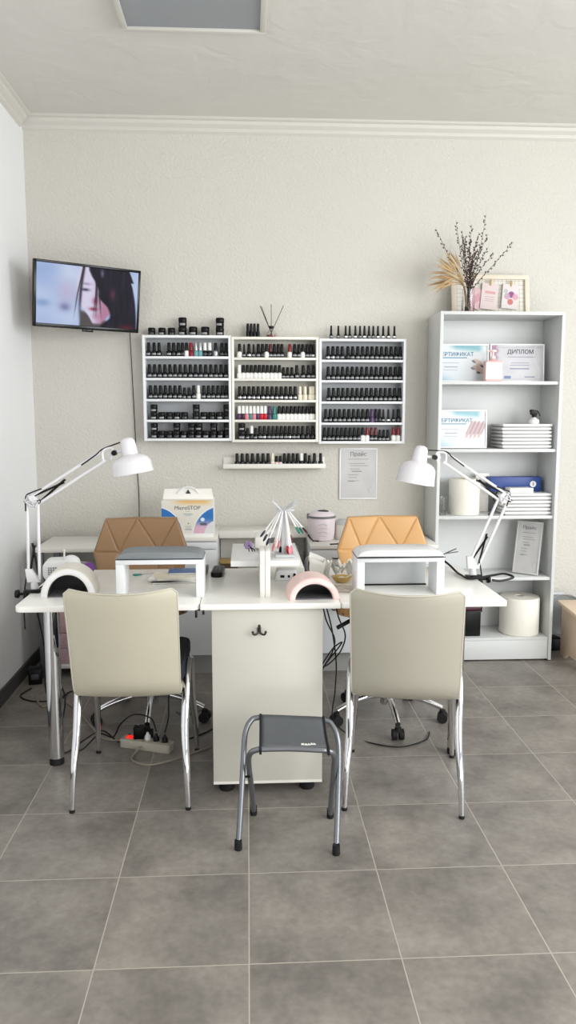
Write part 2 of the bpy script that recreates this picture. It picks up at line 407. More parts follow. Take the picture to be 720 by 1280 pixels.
# ------------------------------------------------------------------ bottles
BT = {}
def bottle_parts(kind, body, cap, band, h=1.0, w=1.0, style='std'):
    """one prototype: an Empty with body, cap and label"""
    body_m, cap_m = body, cap
    if style == 'std':
        pr = [(0, 0), (.0120, 0), (.0136, .002), (.0138, .027), (.0124, .032), (.007, .035), (.0066, .038), (0, .038)]
        cp = [(0, .036), (.0094, .036), (.0092, .05), (.0082, .078), (.0074, .080), (0, .080)]
    elif style == 'slim':
        pr = [(0, 0), (.0105, 0), (.0115, .002), (.0112, .022), (.0065, .031), (.006, .035), (0, .035)]
        cp = [(0, .033), (.0066, .033), (.0062, .05), (.005, .078), (0, .079)]
    elif style == 'tube':
        pr = [(0, 0), (.010, 0), (.0105, .002), (.0105, .03), (.009, .036), (0, .036)]
        cp = [(0, .034), (.0088, .034), (.0085, .055), (.0072, .079), (0, .08)]
    fat = 1.07 if style == 'std' and w <= 1 else 1
    pr = [(r*w*fat, z*h) for r, z in pr]; cp = [(r*w*fat*1.03, z*h) for r, z in cp]
    o1 = (lathe(BM(), pr, 14), body_m); o2 = (lathe(BM(), cp, 12), cap_m)
    out = [('body',)+o1, ('cap',)+o2]
    if band:
        rr = pr[2][0]*1.015 if style == 'std' else pr[2][0]*1.02
        z0, z1 = .009*h, .019*h
        bb = bmesh.new(); A = []
        for k in range(9):
            a = -PI/2-R(52)+R(104)*k/8
            A.append((bb.verts.new((rr*math.cos(a), rr*math.sin(a), z0)), bb.verts.new((rr*math.cos(a), rr*math.sin(a), z1))))
        for p, q in zip(A, A[1:]): bb.faces.new((p[0], q[0], q[1], p[1]))
        out.append(('label', bb, band))
    res = []
    for nm, bm_, mm in out:
        me = bpy.data.meshes.new(nm+'_'+kind); bm_.to_mesh(me); bm_.free(); me.materials.append(M(mm))
        for p in me.polygons: p.use_smooth = True
        me.set_sharp_from_angle(angle=R(40))
        res.append((nm, me))
    BT[kind] = res
bottle_parts('b', 'black_gloss', 'black', 'label_grey')
bottle_parts('bd', 'black_gloss', 'black', 'label_dark')
bottle_parts('bs', 'black_gloss', 'black', 'silver')
bottle_parts('w', 'white_gloss', 'black', None)
bottle_parts('wt', 'black_gloss', 'white_gloss', 'label_dark')
bottle_parts('ww', 'white_gloss', 'white_gloss', None)
bottle_parts('c', 'cream_gloss', 'cream_gloss', None)
bottle_parts('red', 'red', 'red', None, w=1.15)
bottle_parts('teal', 'teal', 'silver', None)
bottle_parts('tealall', 'teal_deep', 'teal_deep', None)
bottle_parts('silv', 'silver', 'black', None)
bottle_parts('sm', 'black_gloss', 'black', 'label_grey', h=.84, w=.9)
bottle_parts('slim', 'black_gloss', 'black', 'label_grey', style='slim')
bottle_parts('slimw', 'black_gloss', 'black', 'white_gloss', style='slim')
bottle_parts('tube', 'black', 'black', None, style='tube')
bottle_parts('redcap', 'black_gloss', 'darkred', 'label_grey')
bottle_parts('redcapw', 'white_gloss', 'red', None)
bottle_parts('p1', 'purple', 'white_gloss', None); bottle_parts('p2', 'burgundy', 'white_gloss', None)
bottle_parts('p3', 'pink_deep', 'white_gloss', None); bottle_parts('p4', 'teal_deep', 'white_gloss', None)
bottle_parts('p5', 'red_bright', 'white_gloss', None); bottle_parts('pp', 'purple', 'purple', None, w=1.15)
bottle_parts('pkb', 'pink_light', 'black', None, h=.8, w=.95)
def jar_parts(kind, s=1.0, lab='label_grey'):
    pr = [(0, 0), (.0185, 0), (.0205, .003), (.0205, .019), (.0185, .022), (0, .022)]
    cp = [(0, .021), (.0205, .021), (.0212, .0225), (.0212, .0385), (.019, .041), (0, .041)]
    res = []
    bb = bmesh.new(); A = []
    for k in range(7):
        a = -PI/2-R(40)+R(80)*k/6; rr = .0208*s
        A.append((bb.verts.new((rr*math.cos(a), rr*math.sin(a), .006*s)), bb.verts.new((rr*math.cos(a), rr*math.sin(a), .016*s))))
    for p, q in zip(A, A[1:]): bb.faces.new((p[0], q[0], q[1], p[1]))
    for nm, bm_, mm in (('jar_body', lathe(BM(), [(r*s, z*s*1.08) for r, z in pr], 20), 'jar_black'), ('lid', lathe(BM(), [(r*s, z*s*1.08) for r, z in cp], 20), 'black'), ('label', bb, lab)):
        me = bpy.data.meshes.new(nm+'_'+kind); bm_.to_mesh(me); bm_.free(); me.materials.append(M(mm))
        for p in me.polygons: p.use_smooth = True
        me.set_sharp_from_angle(angle=R(40)); res.append((nm, me))
    BT[kind] = res
jar_parts('j', 1.0); jar_parts('jd', 1.0, 'label_dark'); jar_parts('J', 1.16)
ORD = ['first', 'second', 'third', 'fourth', 'fifth', 'sixth', 'seventh', 'eighth', 'ninth', 'tenth', 'eleventh', 'twelfth', 'thirteenth', 'fourteenth', 'fifteenth', 'sixteenth', 'seventeenth', 'eighteenth', 'nineteenth', 'twentieth']
LOOK = {'b': 'black', 'bd': 'plain black', 'bs': 'black silver-banded', 'w': 'black-capped white', 'wt': 'white-capped black', 'ww': 'all-white', 'c': 'cream', 'red': 'dark red', 'teal': 'pale teal',
        'tealall': 'teal', 'silv': 'silver', 'sm': 'short black', 'slim': 'slim black', 'slimw': 'slim white-labelled black', 'tube': 'slim plain black', 'redcap': 'red-capped black', 'redcapw': 'red-capped white',
        'p1': 'white-capped purple', 'p2': 'white-capped burgundy', 'p3': 'white-capped pink', 'p4': 'white-capped teal', 'p5': 'white-capped red', 'pp': 'purple', 'pkb': 'black-capped pale pink'}
def put(kind, x, y, z, label, group, name='nail_polish_bottle', cat='bottle', rz=0):
    o = thing(name, label, cat, (x, y, z), rz, group)
    for nm, me in BT[kind]:
        c = bpy.data.objects.new(nm, me); col.objects.link(c); c.parent = o
def bottle_row(items, z, y, where, group, x_of):
    n = len(items)
    for i, (kind, u) in enumerate(items):
        x = x_of(u)
        k = kind
        put(k, x, y+random.uniform(-.003, .003), z, f"{LOOK[kind]} nail polish bottle, {ORD[i]} from left {where}", group, rz=random.uniform(-.3, .3))
def jar_row(items, z, y, where, group, x_of):
    for i, (u, n, k) in enumerate(items):
        s = {'j': 1, 'jd': 1, 'J': 1.16}[k]; x = x_of(u)
        pos = f"{ORD[i]} from left {where}"
        if n == 1: put(k, x, y, z, f"round black gel jar, {pos}", group, 'gel_jar', 'jar', random.uniform(-.3, .3))
        else:
            put(k, x, y, z, f"lower of two stacked black gel jars, {pos}", group, 'gel_jar', 'jar', random.uniform(-.3, .3))
            put(k, x+.001, y, z+.0446*s, f"upper of two stacked black gel jars, {pos}", group, 'gel_jar', 'jar', random.uniform(-.3, .3))

# three wall racks
def rack(label, x0, x1, z0, z1, zs, m, backm, thick=.015):
    t = thing('wall_rack', label, 'shelf', ((x0+x1)/2, WY, z0))
    y0, y1 = 4.555, WY
    for a, c in ((x0, x0+thick), (x1-thick, x1)):
        b = BM(); box(b, a, c, y0, y1-.004, z0, z1, .0015); part('side_panel', b, m, t, world=True)
    b = BM(); box(b, x0+thick, x1-thick, y0, y1-.004, z1-thick, z1, .0015); part('top_panel', b, m, t, world=True)
    b = BM(); box(b, x0+thick, x1-thick, y0, y1-.004, z0, z0+thick, .0015); part('bottom_panel', b, m, t, world=True)
    for z in zs:
        b = BM(); box(b, x0+thick, x1-thick, y0+.002, y1-.004, z-.014, z, .0015); part('shelf', b, m, t, world=True)
    b = BM(); box(b, x0+.004, x1-.004, y1-.004, y1-.001, z0+.004, z1-.004); part('back_panel', b, backm, t, world=True)
    return t
rack('white wall rack of polishes on the left, with black jars on its top', -.604, -.093, 1.306, 1.915, [1.795, 1.671, 1.55, 1.43], 'lam_cool', 'rack_back')
rack('ivory wall rack in the middle, with reed diffuser on its top', -.0905, .4185, 1.298, 1.908, [1.79, 1.669, 1.545, 1.43], 'lam_ivory', 'rack_back_warm')
rack('white wall rack of black polishes on the right, slim bottles on its top', .421, .934, 1.288, 1.90, [1.779, 1.661, 1.537, 1.413], 'lam_cool', 'rack_back')
YB = 4.592
fx = lambda x0, s: (lambda u: -.606+(x0+u/s-177)*.00470)
L1 = fx(165, 5.538); L2 = fx(165, 5.538); M1 = fx(275, 5.538); M2 = fx(275, 5.143); R1 = fx(390, 5.538)
def span(a, c, n, k): return [(k, a+(c-a)*i/(n-1)) for i in range(n)]
gL, gM, gR = 'polishes on the left wall rack', 'polishes on the middle wall rack', 'polishes on the right wall rack'
xl = lambda u: max(-.575, min(-.122, L1(u)))
jar_row([(130, 1, 'jd'), (200, 1, 'j'), (265, 1, 'jd'), (340, 2, 'J'), (412, 1, 'J'), (495, 1, 'J'), (595, 2, 'J')], 1.915, 4.60, 'on top of left wall rack', 'jars on top of the left wall rack', L1)
bottle_row([('b', 108), ('b', 145), ('b', 178), ('b', 246), ('bd', 277), ('b', 311), ('bd', 338), ('w', 366), ('red', 396), ('teal', 430), ('teal', 460), ('wt', 492), ('wt', 525), ('silv', 565), ('bd', 608), ('bd', 642)], 1.795, YB, 'on first shelf of left rack', gL, xl)
bottle_row(span(110, 635, 16, 'b'), 1.671, YB, 'on second shelf of left rack', gL, xl)
bottle_row([('b', 113), ('b', 148), ('b', 183), ('b', 216), ('b', 249), ('b', 282), ('b', 315), ('sm', 347), ('sm', 378), ('b', 411), ('ww', 443), ('b', 480), ('b', 512), ('b', 545), ('b', 578), ('b', 609), ('b', 641)], 1.55, YB, 'on third shelf of left rack', gL, xl)
jar_row([(134, 2, 'j'), (188, 1, 'j'), (240, 1, 'jd'), (292, 1, 'j'), (345, 1, 'jd'), (425, 2, 'jd'), (480, 1, 'j'), (533, 1, 'jd'), (586, 1, 'j'), (638, 2, 'jd')], 1.43, 4.592, 'on fourth shelf of left rack', 'jars on the fourth shelf of the left wall rack', L1)
jar_row([(134, 2, 'j'), (186, 1, 'jd'), (238, 1, 'jd'), (289, 2, 'jd'), (340, 1, 'j'), (392, 2, 'jd'), (443, 2, 'j'), (494, 1, 'j'), (545, 2, 'jd'), (593, 1, 'j'), (640, 2, 'jd')], 1.321, 4.592, 'on bottom shelf of left rack', 'jars on the bottom shelf of the left wall rack', lambda u: L1(u)*1+.0)
bottle_row([('tube', 178), ('tube', 201), ('tube', 224), ('tube', 248)], 1.908, 4.60, 'on top of middle rack', gM, M1)
xm = lambda u: max(-.062, min(.39, M1(u))); xm2 = lambda u: max(-.062, min(.39, M2(u)))
bottle_row([('w', 120), ('slim', 152), ('bs', 185), ('slim', 217), ('b', 250), ('bd', 278), ('w', 306), ('redcap', 333), ('b', 360), ('b', 387), ('b', 412), ('redcapw', 467), ('b', 500), ('b', 530), ('w', 557), ('b', 587), ('b', 613), ('slimw', 650)], 1.79, YB, 'on first shelf of middle rack', gM, xm)
bottle_row([('ww', 118)]+span(145, 395, 10, 'w')+[('sm', 423), ('sm', 452), ('sm', 482), ('b', 515), ('b', 560), ('b', 597), ('b', 638)], 1.669, YB, 'on second shelf of middle rack', gM, xm)
bottle_row(span(110, 468, 13, 'bs')+[('c', 500), ('c', 533), ('c', 568), ('c', 597)], 1.545, YB, 'on third shelf of middle rack', gM, xm2)
bottle_row([('p1', 107), ('p2', 131), ('p3', 155), ('p4', 179), ('p3', 203), ('p1', 227), ('p5', 251), ('p5', 275), ('pp', 303), ('tealall', 334)]+span(366, 598, 10, 'w'), 1.43, YB, 'on fourth shelf of middle rack', gM, xm2)
put('J', M2(122), YB, 1.313, 'lower of two stacked black gel jars at left end of middle rack bottom shelf', gM, 'gel_jar', 'jar')
put('j', M2(122), YB, 1.313+.0517, 'upper of two stacked black gel jars at left end of middle rack bottom shelf', gM, 'gel_jar', 'jar')
bottle_row([('sm', 160), ('wt', 186), ('sm', 212), ('b', 240), ('bs', 268), ('b', 298), ('b', 325), ('b', 352), ('b', 379), ('b', 406), ('bs', 433), ('b', 460), ('b', 488), ('bd', 518), ('bd', 550), ('bd', 584)], 1.313, YB, 'on bottom shelf of middle rack', gM, xm2)
xr = lambda u: max(.45, min(.906, R1(u)))
bottle_row([('slim', 118), ('slim', 168), ('slimw', 220), ('slim', 248), ('slimw', 287), ('slim', 320), ('slimw', 350), ('slim', 383), ('slim', 412), ('slimw', 445), ('slimw', 482), ('slimw', 518), ('slimw', 560)], 1.90, 4.60, 'on top of right rack', gR, R1)
bottle_row([('bs', 96), ('bs', 130), ('b', 163), ('b', 195), ('bd', 235), ('b', 268), ('b', 303)]+span(337, 603, 9, 'b'), 1.779, YB, 'on first shelf of right rack', gR, xr)
bottle_row(span(98, 603, 16, 'b'), 1.661, YB, 'on second shelf of right rack', gR, xr)
bottle_row(span(103, 600, 16, 'b'), 1.537, YB, 'on third shelf of right rack', gR, xr)
bottle_row(span(82, 377, 10, 'b')+[('pp', 408), ('bd', 436), ('bd', 463), ('slim', 490), ('slimw', 525), ('slim', 560), ('bd', 596)], 1.413, YB, 'on fourth shelf of right rack', gR, xr)
bottle_row(span(75, 286, 8, 'b')+[('b', 316), ('w', 345), ('redcapw', 376), ('redcap', 407), ('redcap', 436), ('sm', 466), ('sm', 494), ('sm', 522), ('redcapw', 563), ('redcapw', 597)], 1.303, YB, 'on bottom shelf of right rack', gR, xr)

# picture ledge under the racks
t = thing('wall_ledge', 'narrow white picture ledge below the middle wall rack', 'shelf', (.16, WY, 1.14))
b = BM(); box(b, -.146, .466, 4.58, WY, 1.141, 1.15, .001); part('shelf_board', b, 'lam', t, world=True)
b = BM(); box(b, -.146, .466, 4.575, 4.582, 1.141, 1.168, .0015); part('front_lip', b, 'lam', t, world=True)
b = BM(); box(b, -.146, .466, WY-.008, WY-.001, 1.141, 1.205, .001); part('back_strip', b, 'lam', t, world=True)
xs = lambda u: -.603+(275+u/5.143-177)*.00472
bottle_row([('b', 84), ('b', 117), ('b', 150), ('b', 184), ('bs', 219), ('b', 253), ('b', 286), ('c', 315), ('pkb', 341), ('pkb', 366), ('b', 393), ('bs', 422), ('b', 450), ('b', 478), ('wt', 504), ('b', 530), ('sm', 556), ('b', 590), ('b', 630)], 1.15, 4.612, 'on narrow ledge below racks', 'polishes on the narrow ledge', xs)

# reed diffuser
t = thing('reed_diffuser', 'reed diffuser with red liquid and dark sticks on the middle rack', 'diffuser', (.143, 4.60, 1.908))
b = BM(); lathe(b, [(0, 0), (.029, 0), (.031, .004), (.029, .02), (.015, .042), (.011, .048), (.011, .058), (.009, .058), (.009, .05), (.026, .02), (.026, .004), (0, .004)], 24); part('glass_bottle', b, 'glass', t)
b = BM(); lathe(b, [(0, .0045), (.0255, .0045), (.0255, .014), (0, .014)], 24); part('liquid', b, 'red_liquid', t)
b = BM(); lathe(b, [(.0115, .05), (.0135, .05), (.0135, .066), (.0095, .066), (.0095, .05)], 20); part('collar', b, 'black', t)
for a, c, h in ((-.066, .004, .182), (-.058, -.004, .178), (.0, 0, .19), (.072, 0, .184)):
    b = BM(); cyl(b, (-a*.1, 0, .01), (a, c, h), .0018, seg=8); part('reed', b, 'twig', t)

# framed price list on the wall
def sheet_text(u, v):
    c = mixc((190, 190, 190), (206, 205, 204), noise.noise(Vector((u*3, v*3, 0)))*.5+.5)
    for vv, a, e in ((.20, .2, .8), (.29, .22, .7), (.33, .25, .78), (.40, .25, .55), (.45, .3, .6), (.52, .2, .5), (.58, .22, .46), (.64, .2, .52), (.66, .2, .4)):
        if a < u < e and abs(v-vv) < .006: c = mixc(c, (120, 120, 124), .7)
    c = mixc(c, (120, 122, 126), .6*sst(.012, .0, abs((u-.8)-(.86-v)*.5+.03*math.sin(v*40)))*(v > .76)*(v < .9))
    return c
paper_m = vcol_mat('printed_sheet', rough=.25)
def sheet(label, title, w, h, root_loc, rot, board=.006, name='price_list', border='plastic_white', fn=sheet_text, ts=.03, n=(60, 90), bd=.008):
    t = thing(name, label, 'sign', root_loc, rot=rot)
    b = BM(); box(b, -w/2, w/2, 0, board, 0, h, .001); part('backing', b, border, t)
    b = BM()
    for a in ((-w/2, w/2, 0, bd), (-w/2, w/2, h-bd, h), (-w/2, -w/2+bd, bd, h-bd), (w/2-bd, w/2, bd, h-bd)): box(b, a[0], a[1], -.003, .0, a[2], a[3], .0005)
    part('frame', b, border, t)
    painted('printed_page', w-2*bd, h-2*bd, n[0], n[1], fn, paper_m, t, y=-.0006, z0=bd)
    if title: text('lettering', title, ts, 'text_grey', t, (0, -.0012, h*.88))
    return t
sheet('white framed price list hanging on the wall below the right rack', 'Прайс', .232, .312, (.673, WY-.007, .946), (0, 0, 0), ts=.034)

# ------------------------------------------------------------------ bookcase
BX0, BX1, BY0, BY1 = 1.085, 1.80, 4.36, 4.65
bt = thing('white_bookcase', 'tall white open bookcase with five compartments beside the tan chair', 'bookcase', ((BX0+BX1)/2, BY0, 0))
for a, c in ((BX0, BX0+.018), (BX1-.018, BX1)):
    b = BM(); box(b, a, c, BY0, BY1, .006, 2.035, .001); part('side_panel', b, 'lam_case', bt, world=True)
b = BM(); box(b, BX0+.018, BX1-.018, BY0, BY1, 2.017, 2.035, .001); part('top_panel', b, 'lam_case', bt, world=True)
SH = [1.648, 1.262, .873, .507, .142]
for z in SH:
    b = BM(); box(b, BX0+.018, BX1-.018, BY0+.012, BY1-.005, z-.018, z, .001); part('shelf', b, 'lam_case', bt, world=True)
b = BM(); box(b, BX0+.018, BX1-.018, BY0+.012, BY0+.028, .01, .124, .001); part('plinth', b, 'lam_case', bt, world=True)
b = BM(); box(b, BX0+.004, BX1-.004, BY1-.003, BY1, .03, 2.03); part('back_panel', b, 'lam_case', bt, world=True)
for x in (BX0+.02, BX1-.02):
    b = BM(); cyl(b, (x, BY0+.02, 0), (x, BY0+.02, .008), .012); part('foot', b, 'black_rubber', bt, world=True)

# certificates
def cert_fn(kind):
    def f(u, v):
        c = mixc((236, 240, 243), (214, 226, 234), sst(.2, 1, v)*(1-u))
        c = mixc(c, (108, 182, 196), .8*sst(.16, .0, v-.12*u+.02)*sst(.15, .4, u)*sst(.95, .8, u))
        c = mixc(c, (150, 200, 226), .7*sst(.35, .0, (1-v)+u*.8))
        if .33 < v < .375 and .0 < u < .58: c = (84, 150, 182)
        for vv, a, e in ((.5, .04, .42), (.62, .1, .38), (.7, .08, .4)):
            if abs(v-vv) < .012 and a < u < e: c = mixc(c, (120, 120, 140), .6)
        if kind == 'nails':
            for x, y, an in ((.72, .46, .5), (.70, .66, .3), (.82, .78, .1), (.9, .6, .4)):
                d = ((u-x)*math.cos(an)+(v-y)*.6*math.sin(an), -(u-x)*math.sin(an)+(v-y)*.6*math.cos(an))
                c = mixc(c, (214, 192, 180), sst(.13, .08, math.hypot(d[0]-.09, (d[1]+.03)*2.2)))
                c = mixc(c, (88, 92, 112), .9*sst(.055, .035, math.hypot(d[0], d[1]*2.2)))
        else:
            for k in range(4):
                x = .66+.09*k; d = abs((u-x)+(v-.5)*.35)
                c = mixc(c, (206, 172, 168), sst(.035, .02, d)*sst(.2+.03*k, .34+.01*k, v)*sst(.8, .7, v))
                c = mixc(c, (120, 80, 100), sst(.014, .008, abs(d-.035))*sst(.25, .3, v)*sst(.7, .6, v)*.6)
        return c
    return f
def dip_fn(u, v):
    c = mixc((226, 226, 230), (206, 206, 212), noise.noise(Vector((u*4, v*4, 3)))*.5+.5)
    if .1 < u < .97 and (abs(v-.06) < .008 or abs(v-.95) < .008): c = (190, 190, 200)
    c = mixc(c, (170, 120, 150), .8*sst(.16, .08, u+.02*math.sin(v*30))*sst(.5, .3, v))
    for vv, a, e in ((.33, .3, .85), (.5, .38, .74), (.56, .36, .74), (.66, .36, .74), (.67, .36, .74), (.9, .65, .85)):
        if abs(v-vv) < .011 and a < u < e: c = mixc(c, (90, 96, 130), .75)
    c = mixc(c, (70, 90, 170), .8*(abs(v-.9) < .04 and .25 < u < .38))
    c = mixc(c, (236, 236, 238), sst(.02, .0, abs((1-u)-.12-.06*math.sin(v*6)))*.7)
    return c
def cert(label, title, w, h, loc, rot, fn, tx, tz, ts, tm, name='framed_certificate'):
    t = thing(name, label, 'certificate', loc, rot=rot)
    b = BM(); box(b, -w/2, w/2, 0, .012, 0, h, .001); part('backing', b, 'grey_frame', t)
    b = BM(); bd = .009
    for a in ((-w/2, w/2, 0, bd), (-w/2, w/2, h-bd, h), (-w/2, -w/2+bd, bd, h-bd), (w/2-bd, w/2, bd, h-bd)): box(b, a[0], a[1], -.006, .0, a[2], a[3], .001)
    part('frame', b, 'plastic_white', t)
    painted('printed_page', w-2*bd, h-2*bd, 90, 64, fn, paper_m, t, y=-.0008, z0=bd, tone=.87)
    text('lettering', title, ts, tm, t, (tx, -.0014, tz), bold=.0004)
    return t
lean = R(-4)
cert('blue and white framed certificate with dark nails, upper shelf of the bookcase', 'СЕРТИФИКАТ', .30, .218, (1.259, 4.49, SH[0]+.0018), (lean, 0, 0), cert_fn('nails'), -.045, .158, .031, 'text_blue')
cert('framed diploma behind the pink bottle, upper shelf of the bookcase', 'ДИПЛОМ', .325, .222, (1.585, 4.51, SH[0]+.0018), (lean, 0, 0), dip_fn, .02, .175, .034, 'text_dark', 'framed_diploma')
cert('blue and white framed certificate with pink hand, second shelf of the bookcase', 'СЕРТИФИКАТ', .285, .222, (1.252, 4.44, SH[1]+.003), (lean, 0, 0), cert_fn('hand'), -.045, .16, .03, 'text_blue')
t = thing('picture_frame', 'gold and white picture frame edge behind the pink hand certificate', 'picture frame', (1.30, 4.535, SH[1]+.0018), rot=(lean, 0, 0))
b = BM(); box(b, -.12, .12, 0, .014, 0, .215, .001); part('backing', b, 'grey_frame', t)
b = BM()
for a in ((-.12, .12, 0, .012), (-.12, .12, .203, .215), (-.12, -.108, .012, .203), (.108, .12, .012, .203)): box(b, a[0], a[1], -.008, 0, a[2], a[3], .001)
part('frame', b, 'bamboo', t)

# pink pump bottle
t = thing('pump_bottle', 'square pink bottle with pale label in front of the diploma', 'bottle', (1.405, 4.405, SH[0]+.0006))
b = BM(); prism(b, rrect(-.05, .05, -.026, .026, .014), 0, .115, 'xy', .003); part('body', b, 'amber', t)
b = BM(); box(b, -.047, .047, -.0275, -.0262, .012, .106); part('label', b, 'paper', t)
b = BM(); lathe(b, [(0, .113), (.03, .113), (.02, .124), (.012, .128), (0, .128)], 20); part('shoulder', b, 'amber', t)
b = BM(); lathe(b, [(0, .127), (.014, .127), (.014, .142), (.006, .143), (.005, .168), (0, .168)], 16); lathe(b, [(0, .166), (.02, .166), (.02, .176), (0, .178)], 16); box(b, -.036, .0, -.005, .005, .167, .175, .002); part('pump', b, 'pink_light', t)

# stacks of flat boxes
def stack(n, x0, x1, y0, y1, z, th, what, group):
    for k in range(n):
        dx = random.uniform(-.003, .003)
        t = thing('flat_box', f"flat white box, {'lowest' if k == 0 else 'topmost' if k == n-1 else ORD[k]+' from bottom'} {what}", 'box', ((x0+x1)/2+dx, (y0+y1)/2, z+k*th), random.uniform(-.012, .012), group)
        w, d = (x1-x0)/2, (y1-y0)/2
        b = BM(); box(b, -w+.007, w-.007, -d+.007, d-.007, .0006, th*.34, .001); part('tray', b, 'tray_shade', t)
        b = BM(); box(b, -w, w, -d, d, th*.34, th*.97, .001); part('lid', b, 'plastic_white', t)
stack(7, 1.475, 1.765, 4.40, 4.62, SH[1], .0205, 'of the stack beside the spray bottle', 'flat boxes on the second shelf')
stack(6, 1.50, 1.775, 4.395, 4.61, SH[2], .0215, 'of the stack under the blue box', 'flat boxes on the third shelf')
t = thing('spray_bottle', 'small white spray bottle with black trigger on the flat boxes', 'bottle', (1.675, 4.45, SH[1]+.1435))
b = BM(); lathe(b, [(0, 0), (.028, 0), (.03, .003), (.03, .022), (.014, .034), (.012, .04), (0, .04)], 20); part('body', b, 'plastic_white', t)
b = BM(); lathe(b, [(0, .038), (.014, .038), (.014, .052), (0, .052)], 16); prism(b, [(-.022, .052), (.014, .05), (.018, .066), (.01, .08), (-.02, .084), (-.028, .078), (-.024, .066)], -.009, .009, 'xz', .002); tube(b, [(.014, 0, .076), (.026, 0, .068), (.034, 0, .045)], .004, 6); part('trigger_head', b, 'black', t)
t = thing('blue_box', 'long blue box with white round emblem on the third shelf stack', 'box', (1.60, 4.545, SH[2]+.129))
b = BM(); box(b, -.155, .155, -.04, .04, 0, .088, .002); part('carton', b, 'blue', t)
b = BM(); cyl(b, (.105, -.0402, .045), (.105, -.0415, .045), .019, seg=24); cyl(b, (.105, -.0415, .045), (.105, -.0417, .045), .004); part('emblem', b, 'white_gloss', t)
text('lettering', 'i', .028, 'blue', t, (.105, -.0422, .046), bold=.001)
b = BM(); box(b, -.07, .07, -.045, .045, 0, .03, .003)
b.transform(Matrix.Translation((1.60, 4.445, SH[2]+.1295))); single('small_box', b, 'paper', 'small white box on the third shelf stack before the blue box', 'box', base=(1.60, 4.445, SH[2]+.1295))
t = thing('paper_roll', 'white paper roll standing on the third shelf of the bookcase', 'paper roll', (1.285, 4.49, SH[2]+.0006))
b = BM(); lathe(b, [(.02, 0), (.088, 0), (.09, .004), (.09, .206), (.087, .21), (.02, .21), (.02, 0)], 40); part('paper', b, 'towel', t)
b = BM(); lathe(b, [(.0185, .001), (.0205, .001), (.0205, .212), (.0185, .212), (.0185, .001)], 20); part('core', b, 'bamboo', t)
b = BM(); box(b, 1.382, 1.462, 4.585, 4.597, SH[2]+.0006, SH[2]+.235, .001); single('white_card', b, 'paper', 'upright white card behind the paper roll on the third shelf', 'card', base=(1.42, 4.59, SH[2]+.0006))
b = BM(); lathe(b, [(0, 0), (.02, 0), (.0265, .11), (.0255, .11), (.019, .002), (0, .002)], 24, c=(1.145, 4.44, SH[2]+.0006)); single('plastic_cup', b, 'glass', 'clear cup at the left end of the third shelf', 'cup', base=(1.145, 4.44, SH[2]))
# black cable clip hanging from the third shelf items
b = BM(); tube(b, [(1.455, 4.40, SH[2]+.14), (1.43, 4.385, SH[2]+.10), (1.445, 4.38, SH[2]+.05), (1.40, 4.385, SH[2]+.006)], .0045, 6); tube(b, [(1.47, 4.385, SH[2]+.12), (1.44, 4.38, SH[2]+.04), (1.42, 4.385, SH[2]+.006)], .0035, 6)
single('headphone_cord', b, 'cable_black', 'black cord lying against the third shelf stack of boxes', 'cord', base=(1.42, 4.385, SH[2]))

# leaning document on the fourth shelf
bl = Vector((1.598, 4.50, SH[3]+.006)); d = Vector((.112, -.10, 0)); up = Vector((.21, .08, .97)).normalized()
ang = math.atan2(d.y, d.x)
mloc = bl+d/2
rotm = Matrix.Identity(3); xx = d.normalized(); zz = (up-xx*up.dot(xx)).normalized(); yy = zz.cross(xx)
rotm.col[0] = xx; rotm.col[1] = yy; rotm.col[2] = zz
t = sheet('framed price list leaning askew on the fourth shelf of the bookcase', 'Прайс', .155, .315, mloc, rotm.to_euler(), board=.014, border='grey_frame', ts=.028, name='framed_price_list')
# bottom shelf
t = thing('paper_towel_roll', 'large white paper towel roll on the bottom shelf of the bookcase', 'paper roll', (1.645, 4.49, SH[4]+.0006))
b = BM(); lathe(b, [(.026, 0), (.112, 0), (.117, .006), (.117, .218), (.112, .226), (.026, .228), (.026, 0)], 48); part('paper', b, 'towel', t)
b = BM(); lathe(b, [(.022, .001), (.0265, .001), (.0265, .222), (.022, .222), (.022, .001)], 24); part('core', b, 'grey_rim', t)
t = thing('black_case', 'black and crimson case standing behind the right desk leg', 'case', (1.325, 4.47, SH[4]+.0006))
b = BM(); box(b, -.06, .06, -.06, .06, 0, .155, .006); part('body', b, 'black', t)
b = BM(); box(b, -.061, .061, -.061, .061, .155, .178, .004); part('lid', b, 'burgundy', t)

# on top of the bookcase
BZ = 2.035
t = thing('photo_board', 'cream framed wire photo board leaning on the wall above the bookcase', 'photo board', (1.438, 4.575, BZ), rot=(R(-9), 0, 0))
b = BM(); fw, fh, fb = .233, .247, .026
for a in ((-fw, fw, 0, fb), (-fw, fw, fh-fb, fh), (-fw, -fw+fb, fb, fh-fb), (fw-fb, fw, fb, fh-fb)): box(b, a[0], a[1], -.006, .012, a[2], a[3], .002)
part('frame', b, 'wood_cream', t)
b = BM(); box(b, -fw+.01, fw-.01, .008, .011, .01, fh-.01); part('backing', b, 'paper_shade', t)
b = BM()
for i in range(17): cyl(b, (-.2+i*.025, .003, fb), (-.2+i*.025, .003, fh-fb), .0005, seg=5)
for i in range(8): cyl(b, (-fw+fb, .004, fb+.012+i*.025), (fw-fb, .004, fb+.012+i*.025), .0005, seg=5)
part('wire_grid', b, 'grey_rim', t)
def pb(x, z, y=-.012): return Matrix.Translation((1.438, 4.575, BZ)) @ Euler((R(-9), 0, 0)).to_matrix().to_4x4() @ Matrix.Translation((x, y, z))
cardm = vcol_mat('printed_card', rough=.5)
